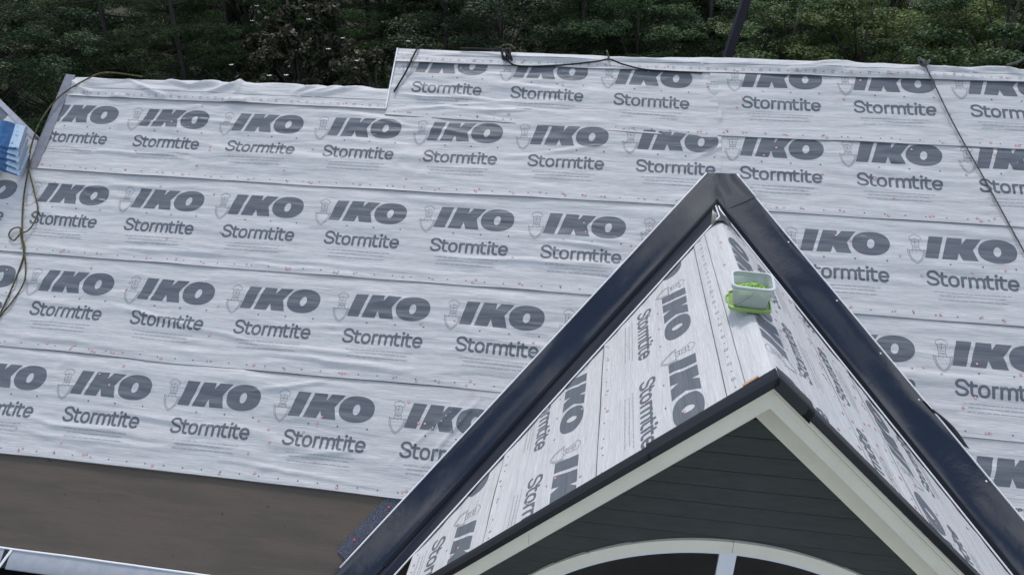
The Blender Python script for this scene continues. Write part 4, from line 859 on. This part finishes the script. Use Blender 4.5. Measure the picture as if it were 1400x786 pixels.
def proto_broad(seed, H, R, z0, nb, cnt, size):
    """crown of separate boughs, each a cluster of leaf clumps with gaps between"""
    rg = np.random.default_rng(seed); cs = []; bo = []; sg = []
    while len(bo) < nb:
        q = rg.normal(size=3); q /= np.linalg.norm(q); q = q * rg.uniform(0.55, 1.0) ** 0.7
        zf = (q[2] + 1) / 2; wd = math.sin(math.pi * (0.16 + 0.74 * zf)) ** 0.7 / max(0.35, math.sqrt(max(0.02, 1 - q[2] ** 2))) ** 0.35
        p = np.array([q[0] * R * wd, q[1] * R * wd, z0 + zf * (H - z0)])
        if bo and min(np.linalg.norm((p - b_) * np.array([1, 1, 0.9])) for b_ in bo) < R * 0.24: continue
        bo.append(p); br = R * rg.uniform(0.20, 0.32)
        for _ in range(9):
            d = rg.normal(size=3); d /= np.linalg.norm(d); cs.append(p + d * br * np.array([1, 1, 0.5]) * rg.uniform(0.3, 1.0)); sg.append(br * rg.uniform(0.32, 0.55))
    cs = np.array(cs); V, F = leaves(cs, np.array(sg), cnt, size, rg, 0.75)
    segs = [([(0, 0, -0.1), (0.1, 0.05, H * 0.25), (-0.05, 0.1, H * 0.5), (0.1, 0, H * 0.9)], [0.20, 0.16, 0.11, 0.03])]
    for b_ in bo:
        e = Vector(b_); zs = max(1.0, e.z * 0.66); b = Vector((0.05, 0.05, zs)); segs.append(([b, b.lerp(e, 0.5) + Vector((0, 0, 0.2)), e], [0.05, 0.03, 0.012]))
    return V, F, limb_mesh(segs, 6)
def proto_pine(seed, H):
    rg = np.random.default_rng(seed); cs = []; segs = [([(0, 0, -0.1), (0.08, 0, H * 0.3), (-0.05, 0.06, H * 0.65), (0, 0, H)], [0.115, 0.10, 0.075, 0.03])]
    z = 2.4
    while z < H - 0.4:
        L = 2.9 * (1 - z / H) ** 0.6 + 0.4; a0 = rg.uniform(0, 6.28)
        for j in range(rg.integers(3, 6)):
            if rg.random() < (0.28 if z < 7 else 0.1): continue
            a = a0 + j * 1.4 + rg.uniform(-0.4, 0.4); l = L * rg.uniform(0.6, 1.1); e = np.array([math.cos(a) * l, math.sin(a) * l, z + rg.uniform(-0.25, 0.4)])
            segs.append(([(0, 0, z), tuple(e * np.array([0.5, 0.5, 1]) * 1.0), tuple(e)], [0.045, 0.03, 0.01]))
            for q in np.linspace(0.45, 1.05, 5): cs.append((e[0] * q + rg.normal() * 0.12, e[1] * q + rg.normal() * 0.12, z + (e[2] - z) * q + rg.normal() * 0.06))
        z += rg.uniform(0.55, 0.95)
    cs = np.array(cs); V, F = leaves(cs, rg.uniform(0.32, 0.58, len(cs)), 70, 0.13, rg, 0.42, 0.13); return V, F, limb_mesh(segs, 6)
PROT = {}
def tree_proto(key, data, leaf):
    V, F, lm_ = data; PROT[key] = (mesh_data(key + '_crown', V, F, M[leaf]), mesh_data(key + '_trunk', lm_.V, lm_.F, M['bark'], smooth=True))
tree_proto('broad_a', proto_broad(1, 15, 4.3, 1.2, 58, 150, 0.060), 'leaf_dark')
tree_proto('broad_b', proto_broad(2, 14, 4.0, 0.8, 54, 155, 0.062), 'leaf_mid')
tree_proto('broad_c', proto_broad(3, 12, 3.8, 0.5, 50, 165, 0.060), 'leaf_light')
tree_proto('pine_a', proto_pine(4, 18), 'needle'); tree_proto('pine_b', proto_pine(5, 16), 'needle')
tree_proto('magnolia', proto_broad(6, 7.6, 2.0, 0.5, 40, 70, 0.085), 'magnolia')
def tree(name, key, x, y, rz, s, label, group='trees of the wood behind the roof', sz=1.0):
    r = empty(name, (x, y, 0)); r.rotation_euler = (0, 0, rz); r.scale = (s, s, s * sz * random.uniform(0.94, 1.08)); tag(r, label, 'tree', group)
    for nm, me in zip(('crown', 'trunk'), PROT[key]):
        c_ = bpy.data.objects.new(nm, me); COL.objects.link(c_); c_.parent = r
    return r
SPEC = [ # name, proto, x at 1 m depth, depth, scale, label
 ('broadleaf_tree', 'broad_a', -0.735, 21, 0.95, 'dark broadleaf tree at the top left corner of the wood'),
 ('broadleaf_tree', 'broad_b', -0.640, 24, 0.90, 'pale-tipped broadleaf tree above the hip slope, top left'),
 ('pine_tree', 'pine_a', -0.545, 27, 1.0, 'pine with drooping boughs, second clump from the top left'),
 ('pine_tree', 'pine_b', -0.455, 25, 1.0, 'slender pine with a bare trunk above the left ridge'),
 ('pine_tree', 'pine_a', -0.385, 28, 1.05, 'tall pine left of the brownish magnolia'),
 ('magnolia_tree', 'magnolia', -0.296, 23, 1.10, 'brown-tinged magnolia with white blossoms left of the ridge step'),
 ('pine_tree', 'pine_b', -0.235, 29, 1.05, 'pine between the two brown-tinged magnolias'),
 ('magnolia_tree', 'magnolia', -0.190, 20.5, 0.86, 'low magnolia with white blossoms beside the ridge step'),
 ('pine_tree', 'pine_a', -0.090, 27, 1.0, 'pine with a thin trunk just right of the ridge step'),
 ('broadleaf_tree', 'broad_a', -0.020, 25, 1.0, 'dark broadleaf tree behind the knotted cord'),
 ('pine_tree', 'pine_b', 0.090, 26, 1.05, 'full pine behind the middle of the higher ridge'),
 ('broadleaf_tree', 'broad_b', 0.165, 25, 0.95, 'mid green tree left of the leaning pole'),
 ('broadleaf_tree', 'broad_a', 0.255, 27, 1.0, 'dark tree directly behind the leaning pole'),
 ('broadleaf_tree', 'broad_b', 0.370, 23, 0.95, 'mid green tree right of the leaning pole'),
 ('broadleaf_tree', 'broad_c', 0.470, 22, 1.0, 'yellow-green tree left of the grey rope knot'),
 ('broadleaf_tree', 'broad_c', 0.575, 24, 1.1, 'yellow-green tree above the grey rope knot'),
 ('broadleaf_tree', 'broad_b', 0.655, 21, 1.0, 'mid green tree near the top right corner'),
 ('broadleaf_tree', 'broad_c', 0.745, 23, 1.05, 'yellow-green tree at the top right corner of the wood')]
for i, (nm, ky, xr, dp, s, lb) in enumerate(SPEC):
    dp = dp * 1.35; s = s * 1.12
    tree(nm, ky, xr * dp, dp, i * 1.91 + 0.4, s, lb, sz=1.0 if ky.startswith(('pine', 'mag')) else (0.66, 0.58, 0.72, 0.62)[i % 4])
rg = random.Random(21); n_ = 0
for dp, step in ((43, 5.0), (52, 6.5), (66, 9.0)):
    x = -0.85 * dp
    while x < 0.85 * dp:
        q = x / dp; ky = rg.choice(['pine_a', 'broad_a', 'broad_a', 'pine_b', 'broad_b'] if q < 0.2 else ['broad_b', 'broad_a', 'broad_c', 'broad_b'])
        tree('pine_tree' if 'pine' in ky else 'broadleaf_tree', ky, x + rg.uniform(-1, 1), dp + rg.uniform(-2.5, 2.5), rg.uniform(0, 6.28), rg.uniform(0.95, 1.25), 'pine deep in the wood behind the nearer trees' if 'pine' in ky else 'broadleaf tree deep in the wood behind the nearer trees', sz=0.85 if dp < 45 else 1.0)
        x += step * rg.uniform(0.8, 1.2)
# blossoms on the two magnolias
for o in [q for q in COL.objects if q.name.startswith('magnolia_tree')]:
    mb = MB(); rq = random.Random(len(o.name))
    for _ in range(12):
        a = rq.uniform(0, 6.28); zf = rq.uniform(0.45, 0.95); w_ = 2.0 * math.sin(math.pi * (0.16 + 0.74 * zf)) ** 0.7 * 1.12; c_ = Vector((math.cos(a) * w_, math.sin(a) * w_, 0.5 + zf * 7.1))
        for j in range(6):
            b = j * math.pi / 3; d = Vector((math.cos(b), math.sin(b), 0.5)) * 0.09; e = Vector((-math.sin(b), math.cos(b), 0)) * 0.045; mb.add([c_, c_ + d * 0.6 + e, c_ + d, c_ + d * 0.6 - e], [[0, 1, 2, 3]])
    me = mesh_data('blossoms', mb.V, mb.F, M['flower']); q = bpy.data.objects.new('blossoms', me); COL.objects.link(q); q.parent = o; q['kind'] = 'stuff'
